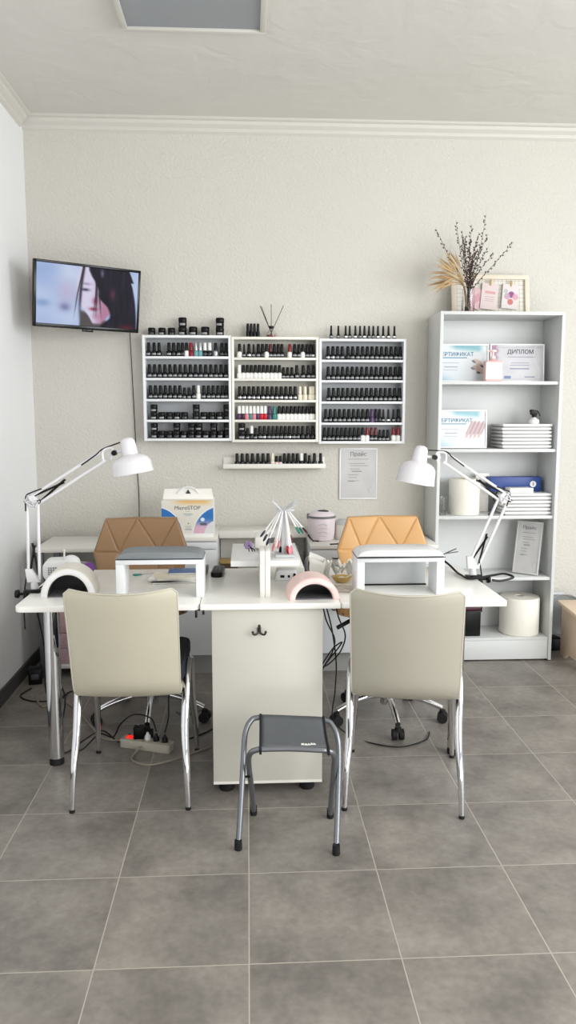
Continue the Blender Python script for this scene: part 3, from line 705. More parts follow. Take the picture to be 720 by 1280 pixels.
def card(label, x, z, w, h, rz, fn, clip=True):
    m = pb(x, z, -.012 if clip else -.005) @ Matrix.Rotation(rz, 4, 'Y')
    t = thing('greeting_card', label, 'card', m.translation, rot=m.to_euler())
    painted('printed_page', w, h, 40, 56, fn, cardm, t, y=0, z0=-h/2, tone=.9)
    b = BM(); box(b, -w/2, w/2, .0004, .002, -h/2, h/2); part('back_sheet', b, 'paper', t)
    if clip:
        b = BM(); box(b, -.004, .004, -.006, .006, h/2-.012, h/2+.022, .001); part('clothes_peg', b, 'bamboo', t)
def c_pink(u, v): return mixc((238, 200, 206), (226, 170, 184), sst(.35, .25, abs(u-.5)+abs(v-.5)))
def c_letter(u, v):
    c = (238, 222, 220)
    if abs(v-.35) < .06 and .2 < u < .85: c = (228, 176, 176)
    for vv in (.52, .6, .68):
        if abs(v-vv) < .01 and .2 < u < .8: c = (190, 170, 180)
    return c
def c_dots(u, v):
    c = (240, 232, 232)
    for x, y, r, k in ((.55, .42, .2, (140, 60, 120)), (.52, .72, .19, (216, 110, 110)), (.3, .5, .2, (200, 170, 190)), (.8, .5, .2, (226, 170, 190)), (.2, .3, .15, (196, 200, 200))):
        c = mixc(c, k, .85*sst(r, r-.03, math.hypot(u-x, (v-y)*1.4)))
    return c
card('pink star patterned card, leftmost on the wire photo board', -.085, .105, .085, .12, R(24), c_pink, False)
card('pale letter card in the middle of the wire photo board', -.01, .115, .098, .155, R(7), c_letter)
card('card with purple and coral circles, rightmost on the photo board', .115, .115, .098, .145, R(6), c_dots)

t = thing('glass_vase', 'clear glass vase holding dried willow above the bookcase', 'vase', (1.262, 4.44, BZ))
b = BM(); lathe(b, [(0, 0), (.033, 0), (.035, .003), (.034, .125), (.036, .132), (.033, .132), (.031, .125), (.031, .008), (0, .007)], 32); part('glass_body', b, 'glass', t)
VC = Vector((1.262, 4.44, BZ+.01))
tips = [(1.065, 2.50, 0), (1.185, 2.545, .02), (1.205, 2.42, -.05), (1.232, 2.50, .06), (1.262, 2.515, -.03), (1.28, 2.46, .05), (1.252, 2.40, .0), (1.318, 2.485, .02), (1.36, 2.585, .03), (1.348, 2.46, -.05), (1.375, 2.40, .04), (1.505, 2.425, -.02), (1.42, 2.375, .05), (1.225, 2.44, -.02), (1.29, 2.42, -.04), (1.245, 2.47, .04), (1.31, 2.39, .0), (1.27, 2.35, -.06), (1.335, 2.43, .05)]
for i, (tx, tz, ty) in enumerate(tips):
    o0 = VC+Vector((random.uniform(-.02, .02), random.uniform(-.02, .02), 0))
    m0 = VC+Vector(((tx-VC.x)*.12, ty*.2, .13))
    tip = Vector((tx, 4.44+ty, tz)); m1 = m0.lerp(tip, .5)+Vector((random.uniform(-.012, .012), 0, .015))
    P = smooth_pts([o0, m0, m1, tip], 8)
    t = thing('willow_branch', 'dried dark pussy willow branch standing in the glass vase', 'branch', o0, group='dried willow branches in the vase')
    b = BM(); tube(b, P, lambda q: .0021-.0014*q, 6, smooth=False)
    part('stem', b, 'twig', t, world=True)
    b = BM(); N = len(P); L = 0
    for k in range(8, N-1):
        for s in ((0,) if k % 3 else (0, .5)):
            p = P[k].lerp(P[k+1], s); dr = (P[k+1]-P[k]).normalized()
            a = random.uniform(0, 2*PI); side = dr.orthogonal(); side.rotate(Matrix.Rotation(a, 3, dr))
            q = p+side*.004
            m = Matrix.Translation(q) @ (dr+side*.5).to_track_quat('Z', 'Y').to_matrix().to_4x4()
            sphere(b, (0, 0, .003), .0046, (.75, .75, 1.4), 6, mtx=m)
    part('catkins', b, 'bud', t, world=True)
for i in range(28):
    an = R(110+i*3.4); Lr = .165+.035*math.sin(i*2.1)
    o0 = VC+Vector((-.01, random.uniform(-.02, .02), .02)); m0 = VC+Vector((-.03, random.uniform(-.02, .01), .14))
    tip = m0+Vector((math.cos(an)*Lr, random.uniform(-.07, .03), math.sin(an)*Lr*.9+.02))
    m1 = m0.lerp(tip, .5)+Vector((0, 0, .022+.012*math.sin(i*1.7)))
    P = smooth_pts([o0, m0, m1, tip], 8)
    t = thing('dried_wheat', 'dried golden wheat stalk arching left out of the glass vase', 'dried stalk', o0, group='dried wheat stalks in the vase')
    b = BM(); tube(b, P[:18], .0012, 5, smooth=False); part('stalk', b, 'straw', t, world=True)
    b = BM(); tube(b, P[15:], lambda q: .0046*math.sin(PI*min(1, .12+.86*q))+.0006, 7, smooth=False)
    for k in range(15, len(P)-1):
        for s in (-1, 1):
            dr = (P[k+1]-P[k]).normalized(); side = Vector((0, 0, 1))*s*.5+Vector((0, -.4*s, 0))
            cyl(b, P[k], P[k]+dr*.034+side*.016, .0007, .0002, 4)
    part('ear', b, 'straw', t, world=True)

# ------------------------------------------------------------------ row of cabinets along the back wall
def cabinet(label, x0, x1, y0, top, seams, handles=(), group=None):
    t = thing('base_cabinet', label, 'cabinet', ((x0+x1)/2, y0, 0), group=group)
    b = BM(); box(b, x0, x1, y0+.018, 4.64, .115, top-.02, .001); part('carcass', b, 'lam_grey', t, world=True)
    b = BM(); box(b, x0-.003, x1+.003, y0-.004, 4.645, top-.02, top, .002); part('worktop', b, 'lam', t, world=True)
    b = BM(); box(b, x0+.01, x1-.01, y0+.05, 4.62, 0, .115); part('plinth', b, 'plinth_grey', t, world=True)
    zs = [top-.024]+seams+[.117]
    for a, c in zip(zs, zs[1:]):
        b = BM(); box(b, x0+.002, x1-.002, y0, y0+.017, c+.003, a-.002, .0015); dr = part('drawer_front', b, 'lam_grey', t, world=True)
        if handles:
            b = BM(); xm_ = handles[0]; zc = (a+c)/2 if a-c < .2 else a-.045
            tube(b, [(xm_-.05, y0, zc), (xm_-.05, y0-.022, zc), (xm_+.05, y0-.022, zc), (xm_+.05, y0, zc)], .004, 8, smooth=False)
            part('handle', b, 'dark_metal', dr, world=True)
    return t
cabinet('white drawer cabinet with dark handle, under the wax heater', .347, 1.06, 4.2, .737, [.62, .42], (.52,))
cabinet('white cabinet behind the brown chair, under the colourful carton', -.60, -.172, 4.2, .787, [.72, .42])
t = thing('open_shelf_unit', 'white open shelf unit between the two back wall cabinets', 'shelf', (.09, 4.4, 0))
b = BM(); box(b, -.168, .34, 4.44, 4.645, .745, .787, .001); part('worktop', b, 'lam', t, world=True)
b = BM(); box(b, -.168, .34, 4.30, 4.625, .535, .553, .001); part('shelf', b, 'lam', t, world=True)
b = BM(); box(b, -.168, .34, 4.625, 4.64, .12, .745); part('back_panel', b, 'lam_ivory', t, world=True)
b = BM(); box(b, -.168, .34, 4.3, 4.62, .115, .133, .001); part('bottom_panel', b, 'lam', t, world=True)
b = BM(); box(b, -.168, .34, 4.25, 4.6, 0, .115); part('plinth', b, 'plinth_grey', t, world=True)
b = BM(); box(b, -.168, .34, 4.285, 4.3, .117, .53, .001); part('front_panel', b, 'lam_grey', t, world=True)
t = thing('woven_basket', 'small brown woven basket in the open shelf unit', 'basket', (-.12, 4.45, .5536))
b = BM(); prism(b, rrect(-.045, .06, -.06, .06, .015), 0, .05, 'xy', .003); part('body', b, 'basket_brown', t)
b = BM(); prism(b, rrect(-.048, .063, -.063, .063, .015), .05, .062, 'xy', .002); part('rim', b, 'bamboo', t)
# crumpled grey bag in the gap right of it
b = BM(); bt2 = bmesh.new(); bmesh.ops.create_icosphere(bt2, subdivisions=4, radius=1)
for v in bt2.verts:
    q = v.co.copy(); nn = noise.noise(q*2.2)*.25; v.co = Vector((q.x*(.09+nn*.05), q.y*(.10+nn*.06), max(-.93, q.z)*(.075+nn*.05)+.07))
_add(b, bt2, Matrix.Translation((.235, 4.44, .567)))
single('grey_bag', b, 'grey_bag', 'crumpled grey bag on the open shelf beside the drawer cabinet', 'bag', base=(.245, 4.43, .553))

# left work table with boxes below
t = thing('side_table', 'white metal-legged table in the left corner behind the desk', 'table', (-.9, 4.4, 0))
b = BM(); prism(b, rrect(-1.165, -.62, 4.19, 4.62, .012), .712, .736, 'xy', .003); part('tabletop', b, 'lam', t, world=True)
for x in (-1.14, -.65):
    for y in (4.215, 4.59):
        b = BM(); box(b, x-.018, x+.018, y-.018, y+.018, 0, .712, .003); part('leg', b, 'steel', t, world=True)
b = BM(); box(b, -1.15, -.63, 4.2, 4.6, .055, .078, .002); part('lower_shelf', b, 'lam', t, world=True)
for k in range(2):
    t = thing('storage_box', f"pink floral storage drawer box under the left side table, {'lower' if k == 0 else 'upper'} one", 'box', (-.93, 4.30, .0788+.0884*k), group='floral storage boxes')
    b = BM(); box(b, -.13, .13, -.09, .09, 0, .086, .003); part('body', b, 'floral', t)
    b = BM(); box(b, -.045, .045, -.097, -.088, .052, .07, .003); part('handle', b, 'black', t)
t = thing('pink_carton', 'plain dusty pink carton on the floral storage boxes', 'box', (-.93, 4.30, .2565))
b = BM(); box(b, -.13, .13, -.09, .09, 0, .13, .003); part('body', b, 'pink_box', t)
b = BM(); box(b, -.132, .132, -.092, .092, .13, .16, .002); part('lid', b, 'burgundy', t)
t = thing('power_adapter', 'black power adapter block on the floor by the left wall', 'adapter', (-1.17, 4.14, 0), .2)
b = BM(); box(b, -.035, .035, -.045, .045, 0, .085, .006); part('body', b, 'black', t)
b = BM(); box(b, -.02, .02, -.0465, -.0452, .03, .06, .0005); part('label', b, 'label_dark', t)

# colourful carton
def carton(u, v):
    c = (232, 228, 216)
    c = mixc(c, (232, 176, 96), .85*sst(.22, .0, v)*sst(.1, .5, u)*sst(1.05, .8, u))
    dl = math.hypot((u-(-.10))/.52, (v-1.12)/.92); dr = math.hypot((u-1.18)/.58, (v-1.05)/.88)
    if dl < 1: c = mixc((46, 116, 190), (226, 186, 206), sst(.55, .95, v))
    elif dr < 1:
        c = mixc((46, 116, 190), (226, 186, 206), sst(.5, .85, v))
        if math.hypot((u-1.1)/.28, (v-1.05)/.45) < 1: c = (226, 228, 228)
    if min(abs(dl-1), abs(dr-1)) < .02: c = (240, 240, 240)
    if .74 < u < .87 and .68 < v < .76: c = (90, 96, 110)
    c = mixc(c, (240, 244, 248), sst(.05, .03, math.hypot(u-.79, (v-.58)*.7)))
    for vv, a, e in ((.34, .47, .55), (.42, .42, .6), (.46, .45, .57), (.79, .45, .58), (.84, .47, .56), (.88, .45, .58)):
        if abs(v-vv) < .008 and a < u < e: c = mixc(c, (110, 140, 160), .7)
    c = mixc(c, (20, 20, 20), sst(.014, .008, math.hypot(u-.515, (v-.7)*.75)))
    return c
t = thing('colourful_carton', 'white carton with blue and pink arcs and a carry handle', 'box', (-.333, 4.225, .787))
b = BM(); box(b, -.142, .142, 0, .2, .0, .205, .002); part('carton_body', b, 'paper', t)
painted('printed_page', .284, .185, 110, 80, carton, cardm, t, y=-.0012, z0=.02)
b = BM(); box(b, -.143, .143, -.002, .0, 0, .02, .0005); part('base_band', b, 'white_gloss', t)
b = BM(); prism(b, [(-.142, .205), (.142, .205), (.13, .262), (-.13, .262)], .07, .075, 'xz'); part('top_flap', b, 'paper', t)
b = BM(); tube(b, [(-.06, .068, .235), (-.035, .066, .262), (0, .066, .272), (.035, .066, .262), (.06, .068, .235)], .005, 8); part('carry_handle', b, 'plastic_white', t)
b = BM(); prism(b, [(-.014, .235), (.014, .235), (.0, .258)], .066, .069, 'xz'); part('handle_clip', b, 'text_dark', t)
text('lettering', 'MicroSTOP', .03, 'text_grey', t, (.0, -.002, .162))

# wax heater
t = thing('wax_heater', 'pinkish white round wax heater with grey rimmed lid on the cabinet', 'appliance', (.425, 4.40, .737))
b = BM(); lathe(b, [(0, 0), (.062, 0), (.07, .006), (.077, .05), (.08, .125), (.078, .132), (0, .132)], 40); part('body', b, 'pink_wax', t)
b = BM(); lathe(b, [(.078, .131), (.0825, .132), (.0835, .138), (.0825, .144), (.078, .145)], 40); part('rim', b, 'grey_rim', t)
b = BM(); lathe(b, [(0, .144), (.079, .144), (.074, .152), (.055, .166), (.03, .173), (0, .174)], 40); part('lid', b, 'pink_wax', t)
b = BM(); sphere(b, (.006, -.014, .168), .032, (1.15, .9, .3), 20); part('lid_window', b, 'dark_in', t)
b = BM(); prism(b, rrect(-.085, -.07, -.012, .012, .004), .125, .155, 'xy', .002); part('hinge', b, 'grey_rim', t)
for k in range(4):
    b = BM(); tube(b, [(-.025, -.0785, .03+.022*k), (0, -.081, .036+.022*k), (.025, -.0785, .03+.022*k)], .0012, 5); part('ridge', b, 'grey_plastic', t)
cable('black power cable at the foot of the wax heater', [(.37, 4.30, .745), (.355, 4.33, .76), (.345, 4.36, .775), (.35, 4.39, .76), (.372, 4.36, .741), (.40, 4.325, .741)], .0035)
t = thing('plastic_tub', 'translucent white plastic tub beside the wax heater', 'tub', (.565, 4.43, .737))
b = BM(); lathe(b, [(0, 0), (.055, 0), (.06, .01), (.062, .085), (.06, .09), (0, .09)], 30); part('body', b, 'plastic_warm', t)
b = BM(); lathe(b, [(0, .09), (.064, .09), (.062, .103), (.045, .114), (0, .116)], 30); part('lid', b, 'grey_plastic', t)
b = BM(); box(b, -.045, .045, -.006, .006, 0, .006, .001, mtx=Matrix.Translation((.50, 4.235, .737)) @ Matrix.Rotation(.25, 4, 'Z')); single('black_nail_file', b, 'black', 'black nail file on the front edge of the drawer cabinet', 'nail file', base=(.50, 4.235, .737))

# ------------------------------------------------------------------ desks
DZ, DB = .755, .733
def slab(x0, x1, y0=2.806, y1=3.49, r=(.03,)):
    b = BM(); prism(b, rrect(x0, x1, y0, y1, r[0]), DB, DZ, 'xy', .002); return b
def chrome_leg(t, x, y):
    b = BM(); lathe(b, [(0, .03), (.0315, .03), (.0315, DB-.004), (0, DB-.004)], 32, c=(x, y, 0)); g = part('leg', b, 'chrome', t, world=True)
    b = BM(); lathe(b, [(0, 0), (.030, 0), (.030, .018), (.023, .03), (0, .03)], 24, c=(x, y, 0)); part('leg_foot', b, 'black_rubber', g, world=True)
    b = BM(); lathe(b, [(0, DB-.006), (.05, DB-.006), (.05, DB), (0, DB)], 24, c=(x, y, 0)); part('mounting_plate', b, 'chrome', g, world=True)
t = thing('manicure_desk', 'left manicure desk wing on a thick chrome leg, white top', 'desk', (-.52, 3.15, 0))
part('tabletop', slab(-.862, -.183, r=(.028,)), 'desktop', t, world=True)
chrome_leg(t, -.81, 3.13)
b = BM()
box(b, -.206, -.198, 2.895, 2.915, DB-.052, DB, .001); box(b, -.198, -.17, 2.895, 2.915, DB-.024, DB-.012, .001); box(b, -.178, -.170, 2.895, 2.915, DB-.04, DB-.012, .001)
part('bracket', b, 'dark_metal', t, world=True)
t = thing('manicure_desk', 'right manicure desk wing on a chrome leg beside the bookcase', 'desk', (.67, 3.15, 0))
part('tabletop', slab(.347, .982, r=(.01,)), 'desktop', t, world=True)
chrome_leg(t, .886, 3.14)
t = thing('desk_cabinet', 'white middle desk cabinet on black casters behind the folding stool', 'desk', (.07, 3.12, 0))
part('worktop', slab(-.181, .345, r=(.004,)), 'desktop', t, world=True)
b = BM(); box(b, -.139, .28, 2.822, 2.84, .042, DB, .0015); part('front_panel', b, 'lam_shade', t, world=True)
b = BM(); box(b, -.139, -.121, 2.84, 3.44, .06, DB, .001); box(b, .262, .28, 2.84, 3.44, .06, DB, .001); box(b, -.121, .262, 2.84, 3.44, .06, .078, .001); box(b, -.121, .262, 3.42, 3.44, .078, DB, .001)
part('carcass', b, 'lam', t, world=True)
b = BM(); box(b, -.139, .28, 2.8205, 2.8225, .042, .052); part('edge_band', b, 'lam_ivory', t, world=True)
for x in (-.09, .225):
    for y in (2.87, 3.38):
        b = BM(); lathe(b, [(0, 0), (.027, 0), (.03, .006), (.03, .045), (.026, .06), (0, .06)], 20, c=(x, y, 0)); part('caster', b, 'black_rubber', t, world=True)
b = BM(); hx, hz, hy = .039, .65, 2.82
prism(b, [(hx-.006, hz-.012), (hx+.006, hz-.012), (hx+.008, hz+.012), (hx-.008, hz+.012)], hy-.004, hy, 'xz', .001)
tube(b, [(hx, hy-.003, hz+.004), (hx, hy-.02, hz+.012), (hx, hy-.028, hz+.022)], .0045, 8); sphere(b, (hx, hy-.028, hz+.024), .006)
for s in (-1, 1):
    tube(b, [(hx, hy-.004, hz-.006), (hx+s*.012, hy-.012, hz-.013), (hx+s*.021, hy-.02, hz-.010), (hx+s*.024, hy-.022, hz-.003)], .0038, 8); sphere(b, (hx+s*.024, hy-.022, hz-.001), .005)
part('coat_hook', b, 'dark_metal', t, world=True)
# white return top running back to the wall cabinets
t = thing('desk_return', 'narrow white desk extension running back behind the tip display stand', 'desk', (.16, 3.8, 0))
b = BM(); box(b, .045, .258, 3.494, 4.19, DB, DZ, .002); part('worktop', b, 'desktop', t, world=True)
for x, y in ((.06, 3.55), (.06, 4.15), (.243, 3.55), (.243, 4.15)):
    b = BM(); box(b, x-.014, x+.014, y-.014, y+.014, 0, DB, .002); part('leg', b, 'lam', t, world=True)

# divider shelf organiser
t = thing('desk_organizer', 'white desktop divider with side shelves in the middle of the desks', 'organizer', (.06, 3.2, DZ))
for a, c in ((.0445, .0637), (.0647, .0840)):
    b = BM(); box(b, a, c, 2.906, 3.44, DZ, .885, .001); box(b, a, c, 2.906, 3.03, .884, .937, .001); part('divider_panel', b, 'lam', t, world=True)
b = BM(); box(b, -.07, .0445, 3.02, 3.44, .855, .878, .001); part('side_shelf', b, 'plastic_white', t, world=True)
b = BM(); box(b, .084, .206, 3.02, 3.44, .855, .878, .001); part('side_shelf', b, 'plastic_white', t, world=True)
b = BM(); box(b, .030, .088, 3.26, 3.40, .8862, .934, .003); single('small_carton', b, 'paper', 'small white carton on the desk divider behind the front post', 'box', base=(.059, 3.33, .8862))
# purple flower clip
t = thing('hair_clip', 'lilac flower hair clip with black prongs on the divider shelf', 'hair clip', (.0, 3.22, .878))
b = BM()
for k in range(6): sphere(b, (.011*math.cos(k*PI/3), .0, .03+.011*math.sin(k*PI/3)), .0085, (1, .7, 1), 8)
part('petals', b, 'lilac', t)
b = BM(); tube(b, [(0, 0, .03), (.012, -.004, .018), (.018, -.006, .003)], .003, 6); tube(b, [(.004, 0, .024), (.024, -.006, .012), (.026, -.006, .003)], .0025, 6); tube(b, [(.0, .0, .02), (.004, -.006, .003)], .002, 6); part('prongs', b, 'black', t)

# nail tip display stand
t = thing('tip_display_stand', 'white display stand fanning painted nail tips on the divider', 'display stand', (.148, 3.12, .8786))
b = BM(); prism(b, rrect(-.04, .04, -.05, .05, .006), 0, .012, 'xy', .002); part('base', b, 'grey_plastic', t)
b = BM(); box(b, -.0105, .0105, -.004, .004, .012, .2, .001); part('post', b, 'grey_plastic', t)
b = BM(); box(b, -.034, .04, -.014, .014, .186, .196, .003)
for k in range(5):
    y = -.028+.014*k
    cyl(b, (-.012, y, .19), (-.052+.004*k, y, .232-.004*k), .0032, .0026, 6); cyl(b, (.0, y, .19), (.05, y, .212+.004*k), .0032, .0026, 6)
part('hub_prongs', b, 'grey_plastic', t)
sticks = [(-.088, .095, 'navy_polish', -.01), (-.078, .08, 'navy_polish', -.02), (-.068, .065, 'navy_polish', -.03), (-.055, .085, 'navy_polish', .02), (-.045, .04, 'pink_deep', -.02), (-.034, .06, 'pink_light', -.03), (-.024, .05, 'pink_deep', -.01),
          (-.014, .022, 'black', .02), (.014, .03, 'red_bright', -.02), (.022, .025, 'pink_deep', -.03), (.03, .03, 'pink_deep', -.01), (.028, .07, 'red', .02), (.055, .108, 'green_polish', -.01), (.07, .105, 'green_polish', .0), (.084, .108, 'burgundy', -.015)]
for x, z, m_, y in sticks:
    a = Vector((x*.18, y*.4, .19)); e = Vector((x, y, z))
    b = BM(); cyl(b, a, e, .003, .0036, 6); s_ = part('tip_stick', b, 'plastic_white', t)
    mm, L = axm(a, e)
    b = BM(); sphere(b, (0, 0, L), .0115, (.8, .45, 1.6), 10, mtx=mm); part('painted_nail', b, m_, s_)
# control box
t = thing('drill_control_box', 'small white control box with black sockets behind the pink lamp', 'control box', (.162, 3.245, DZ))
b = BM(); prism(b, [(-.05, 0), (.05, 0), (.046, .036), (.04, .042), (-.036, .044), (-.043, .038)], -.035, .04, 'xz', .003); part('housing', b, 'plastic_white', t)
b = BM()
for x, w in ((-.018, .009), (.01, .005)): box(b, x-w, x+w, -.0362, -.034, .013, .024, .001)
part('socket', b, 'black', t)
b = BM(); tube(b, [(.03, -.036, .02), (.034, -.052, .012), (.026, -.062, .006), (.012, -.055, .005)], .0025, 6); sphere(b, (.034, -.037, .026), .006); part('plug', b, 'black', t)

# pink and white arch lamps
def arch_lamp(label, loc, rz, w, h, d, m1, m2, name='nail_lamp'):
    t = thing(name, label, 'nail lamp', loc, rz)
    def arc(r, hh, n=20): return [(r*math.cos(PI*k/n), hh*math.sin(PI*k/n)) for k in range(n+1)]
    o = arc(w, h); i = arc(w-.026, h-.024)
    b = BM(); prism(b, o+list(reversed(i)), 0, d, 'xz'); part('arch_housing', b, m1, t)
    b = BM(); o2 = arc(w-.003, h-.002); i2 = arc(w-.023, h-.021); prism(b, o2+list(reversed(i2)), -.006, 0, 'xz', .0015); part('front_rim', b, m2, t)
    b = BM(); prism(b, i, d-.012, d-.001, 'xz'); part('rear_wall', b, 'dark_in', t)
    b = BM(); i3 = arc(w-.0262, h-.0242); i4 = arc(w-.029, h-.027); prism(b, i3+list(reversed(i4)), .004, d-.012, 'xz'); part('inner_lining', b, 'dark_in', t)
    b = BM(); box(b, -w+.026, w-.026, .0, d-.012, 0, .004); part('base_plate', b, 'grey_rim', t)
    return t
arch_lamp('pink arch shaped nail lamp in the middle of the desk', (.250, 2.862, DZ), R(3), .098, .085, .13, 'pink', 'pink_light')
arch_lamp('white arch shaped nail lamp on the left desk', (-.697, 2.95, DZ), R(4), .104, .112, .14, 'plastic_warm', 'plastic_white')

# white dust collector behind it
t = thing('dust_collector', 'white rounded desktop appliance with vent grille behind the arch lamp', 'appliance', (-.80, 3.30, DZ), R(6))
b = BM(); prism(b, rrect(-.075, .055, 0, .088, .03), -.05, .05, 'xz', .006); part('housing', b, 'plastic_white', t)
b = BM()
for i in range(8):
    for j in range(4): box(b, -.052+i*.010, -.046+i*.010, -.052, -.0495, .028+j*.009, .033+j*.009)
part('vent_grille', b, 'grey_rim', t)
b = BM(); sphere(b, (.04, -.02, .072), .04, (1, .9, .85), 20); part('dome', b, 'plastic_white', t)
b = BM(); cyl(b, (.012, -.01, .085), (.012, -.01, .125), .0045, .003, 10); sphere(b, (.012, -.01, .125), .005); part('spout', b, 'plastic_white', t)
cable('thin black cable behind the white arch lamp', [(-.845, 3.10, DZ+.004), (-.82, 3.14, DZ+.02), (-.80, 3.18, DZ+.036), (-.785, 3.20, DZ+.04), (-.80, 3.19, DZ+.02), (-.84, 3.16, DZ+.004)], .0035)
t = thing('tape_roll', 'purple roll with grey side standing at the desk back edge', 'roll', (-.722, 3.40, DZ))
b = BM(); cyl(b, (-.02, 0, .028), (.012, -.02, .028), .028, seg=24); part('core', b, 'grey_rim', t)
b = BM(); cyl(b, (.013, -.021, .028), (.024, -.028, .028), .0278, seg=24); part('purple_band', b, 'purple_bright', t)

# armrests
def armrest(label, x0, x1, y0, y1, pad_m, dark):
    t = thing('hand_rest', label, 'hand rest', ((x0+x1)/2, (y0+y1)/2, DZ))
    b = BM(); box(b, x0, x0+.03, y0, y1, DZ, .886, .002); part('support', b, 'lam_cool', t, world=True)
    b = BM(); box(b, x1-.03, x1, y0, y1, DZ, .886, .002); part('support', b, 'lam_cool', t, world=True)
    b = BM(); box(b, x0, x1, y0, y1, .886, .904, .002); part('top_board', b, 'lam_cool', t, world=True)
    b = BM()
    pts = []
    w = (x1-x0)/2; c = (x0+x1)/2
    for k in range(25):
        s = -1+2*k/24; pts.append((c+s*w, .908+.026*(1-abs(s)**6)**.5 if abs(s) < 1 else .908))
    prism(b, pts+[(x1, .905), (x0, .905)], y0-.004, y1+.004, 'xz', .004); part('cushion', b, pad_m, t, world=True)
    if dark:
        b = BM(); box(b, x0-.002, x1+.002, y0-.006, y1+.006, .903, .9065, .001); part('seam_strip', b, 'dark_in', t, world=True)
    return t
armrest('white hand rest with grey cushion on the left desk', -.507, -.172, 2.92, 3.06, 'grey_pad', False)
armrest('white hand rest with white cushion on the right desk', .422, .766, 2.92, 3.06, 'plastic_white', True)
t = thing('storage_case', 'pale grey flat case standing under the white cushioned hand rest', 'case', (.605, 3.15, DZ))
b = BM(); box(b, -.13, .13, -.05, .05, .005, .118, .004); part('body', b, 'grey_plastic', t)
b = BM(); box(b, -.132, .132, -.053, .053, 0, .005, .001); part('base', b, 'black', t)
# magazines under the left hand rest
mg = [('dark', 'black', 'lowest', 0, -.31, 3.25, .10, .075, .12), ('white', 'paper', 'second', 1, -.315, 3.26, .10, .07, -.1), ('pale yellow', 'cream_gloss', 'third', 2, -.30, 3.25, .095, .065, .22), ('blue', 'blue_mag', 'topmost', 3, -.275, 3.31, .07, .05, .05)]
for nm, mm, wh, k, x, y, w, d_, rz in mg:
    t = thing('magazine', f"{nm} covered thin magazine, {wh} of the pile behind the grey hand rest", 'magazine', (x, y, DZ+.0072*k), rz, 'magazines on the left desk')
    b = BM(); box(b, -w, w, -d_, d_, .0008, .0062); part('pages', b, 'paper', t)
    b = BM(); box(b, -w-.001, w+.001, -d_-.001, d_+.001, .0062, .007); box(b, -w-.001, w+.001, -d_-.001, d_+.001, 0, .0008); part('cover', b, mm, t)
t = thing('scissors', 'small green handled scissors left of the magazine pile', 'scissors', (-.465, 3.36, DZ), R(20))
b = BM(); prism(b, [(-.005, -.003), (.05, 0), (-.005, .003)], 0, .002, 'xy'); prism(b, [(-.005, .001), (.048, .008), (-.004, .007)], .002, .004, 'xy'); part('blades', b, 'silver', t)
b = BM(); tube(b, [(-.005, 0, .003), (-.025, -.01, .003), (-.04, -.006, .003), (-.035, .002, .003), (-.01, .002, .003)], .0025, 6); tube(b, [(-.005, .004, .003), (-.025, .016, .003), (-.04, .014, .003), (-.03, .006, .003)], .0025, 6); part('handles', b, 'teal_deep', t)
t = thing('remote_control', 'black remote control lying on the desk right of the grey hand rest', 'remote control', (-.135, 3.37, DZ), R(-3))
b = BM(); prism(b, rrect(-.026, .026, -.085, .085, .02), 0, .022, 'xy', .004); part('casing', b, 'black', t)
b = BM()
for i in range(3):
    for j in range(6): cyl(b, (-.014+i*.014, -.055+j*.02, .0218), (-.014+i*.014, -.055+j*.02, .0232), .0045, seg=10)
part('buttons', b, 'dark_in', t)
t = thing('sample_case', 'dark patterned sample case leaning between hand rest and remote', 'case', (-.195, 3.37, DZ), R(-3))
b = BM(); box(b, -.012, .012, -.07, .07, 0, .03, .004); part('body', b, 'label_dark', t)

# things right of the pink lamp
t = thing('tape_dispenser', 'grey ring shaped tape roll beside the white paper cup', 'tape', (.262, 3.34, DZ), R(68))
b = BM()
N = 28
b2 = bmesh.new()
prism(b, [(.032*math.cos(2*PI*k/N), .04+.04*math.sin(2*PI*k/N)) for k in range(N)], -.006, .006, 'xz', .002); part('ring', b, 'grey_rim', t)
b = BM(); prism(b, [(.016*math.cos(2*PI*k/N), .04+.022*math.sin(2*PI*k/N)) for k in range(N)], -.008, .008, 'xz', .001); part('core', b, 'dark_metal', t)
t = thing('paper_bag', 'open white paper bag standing behind the pink lamp', 'bag', (.292, 3.24, DZ), R(-8))
b = BM(); bb = bmesh.new()
q = [(-.022, -.02), (.026, -.024), (.028, .02), (-.02, .022)]; tp = [(-.032, -.026, .1), (.034, -.034, .075), (.04, .026, .085), (-.028, .032, .112)]
A = [bb.verts.new((x, y, 0)) for x, y in q]; B2 = [bb.verts.new(p) for p in tp]
bb.faces.new(A)
for k in range(4): bb.faces.new((A[k], A[(k+1) % 4], B2[(k+1) % 4], B2[k]))
bmesh.ops.subdivide_edges(bb, edges=bb.edges[:], cuts=3, use_grid_fill=True)
for v in bb.verts: v.co += Vector((noise.noise(v.co*30)*.006, noise.noise(v.co*30+Vector((5, 0, 0)))*.006, 0))
_add(b, bb); o = part('bag_body', b, 'paper', t); md = o.modifiers.new('thick', 'SOLIDIFY'); md.thickness = .001
b = BM(); box(b, .002, .024, -.0292, -.028, .018, .03, .001, mtx=Matrix.Rotation(R(5), 4, 'X')); part('printed_mark', b, 'pink_deep', t)
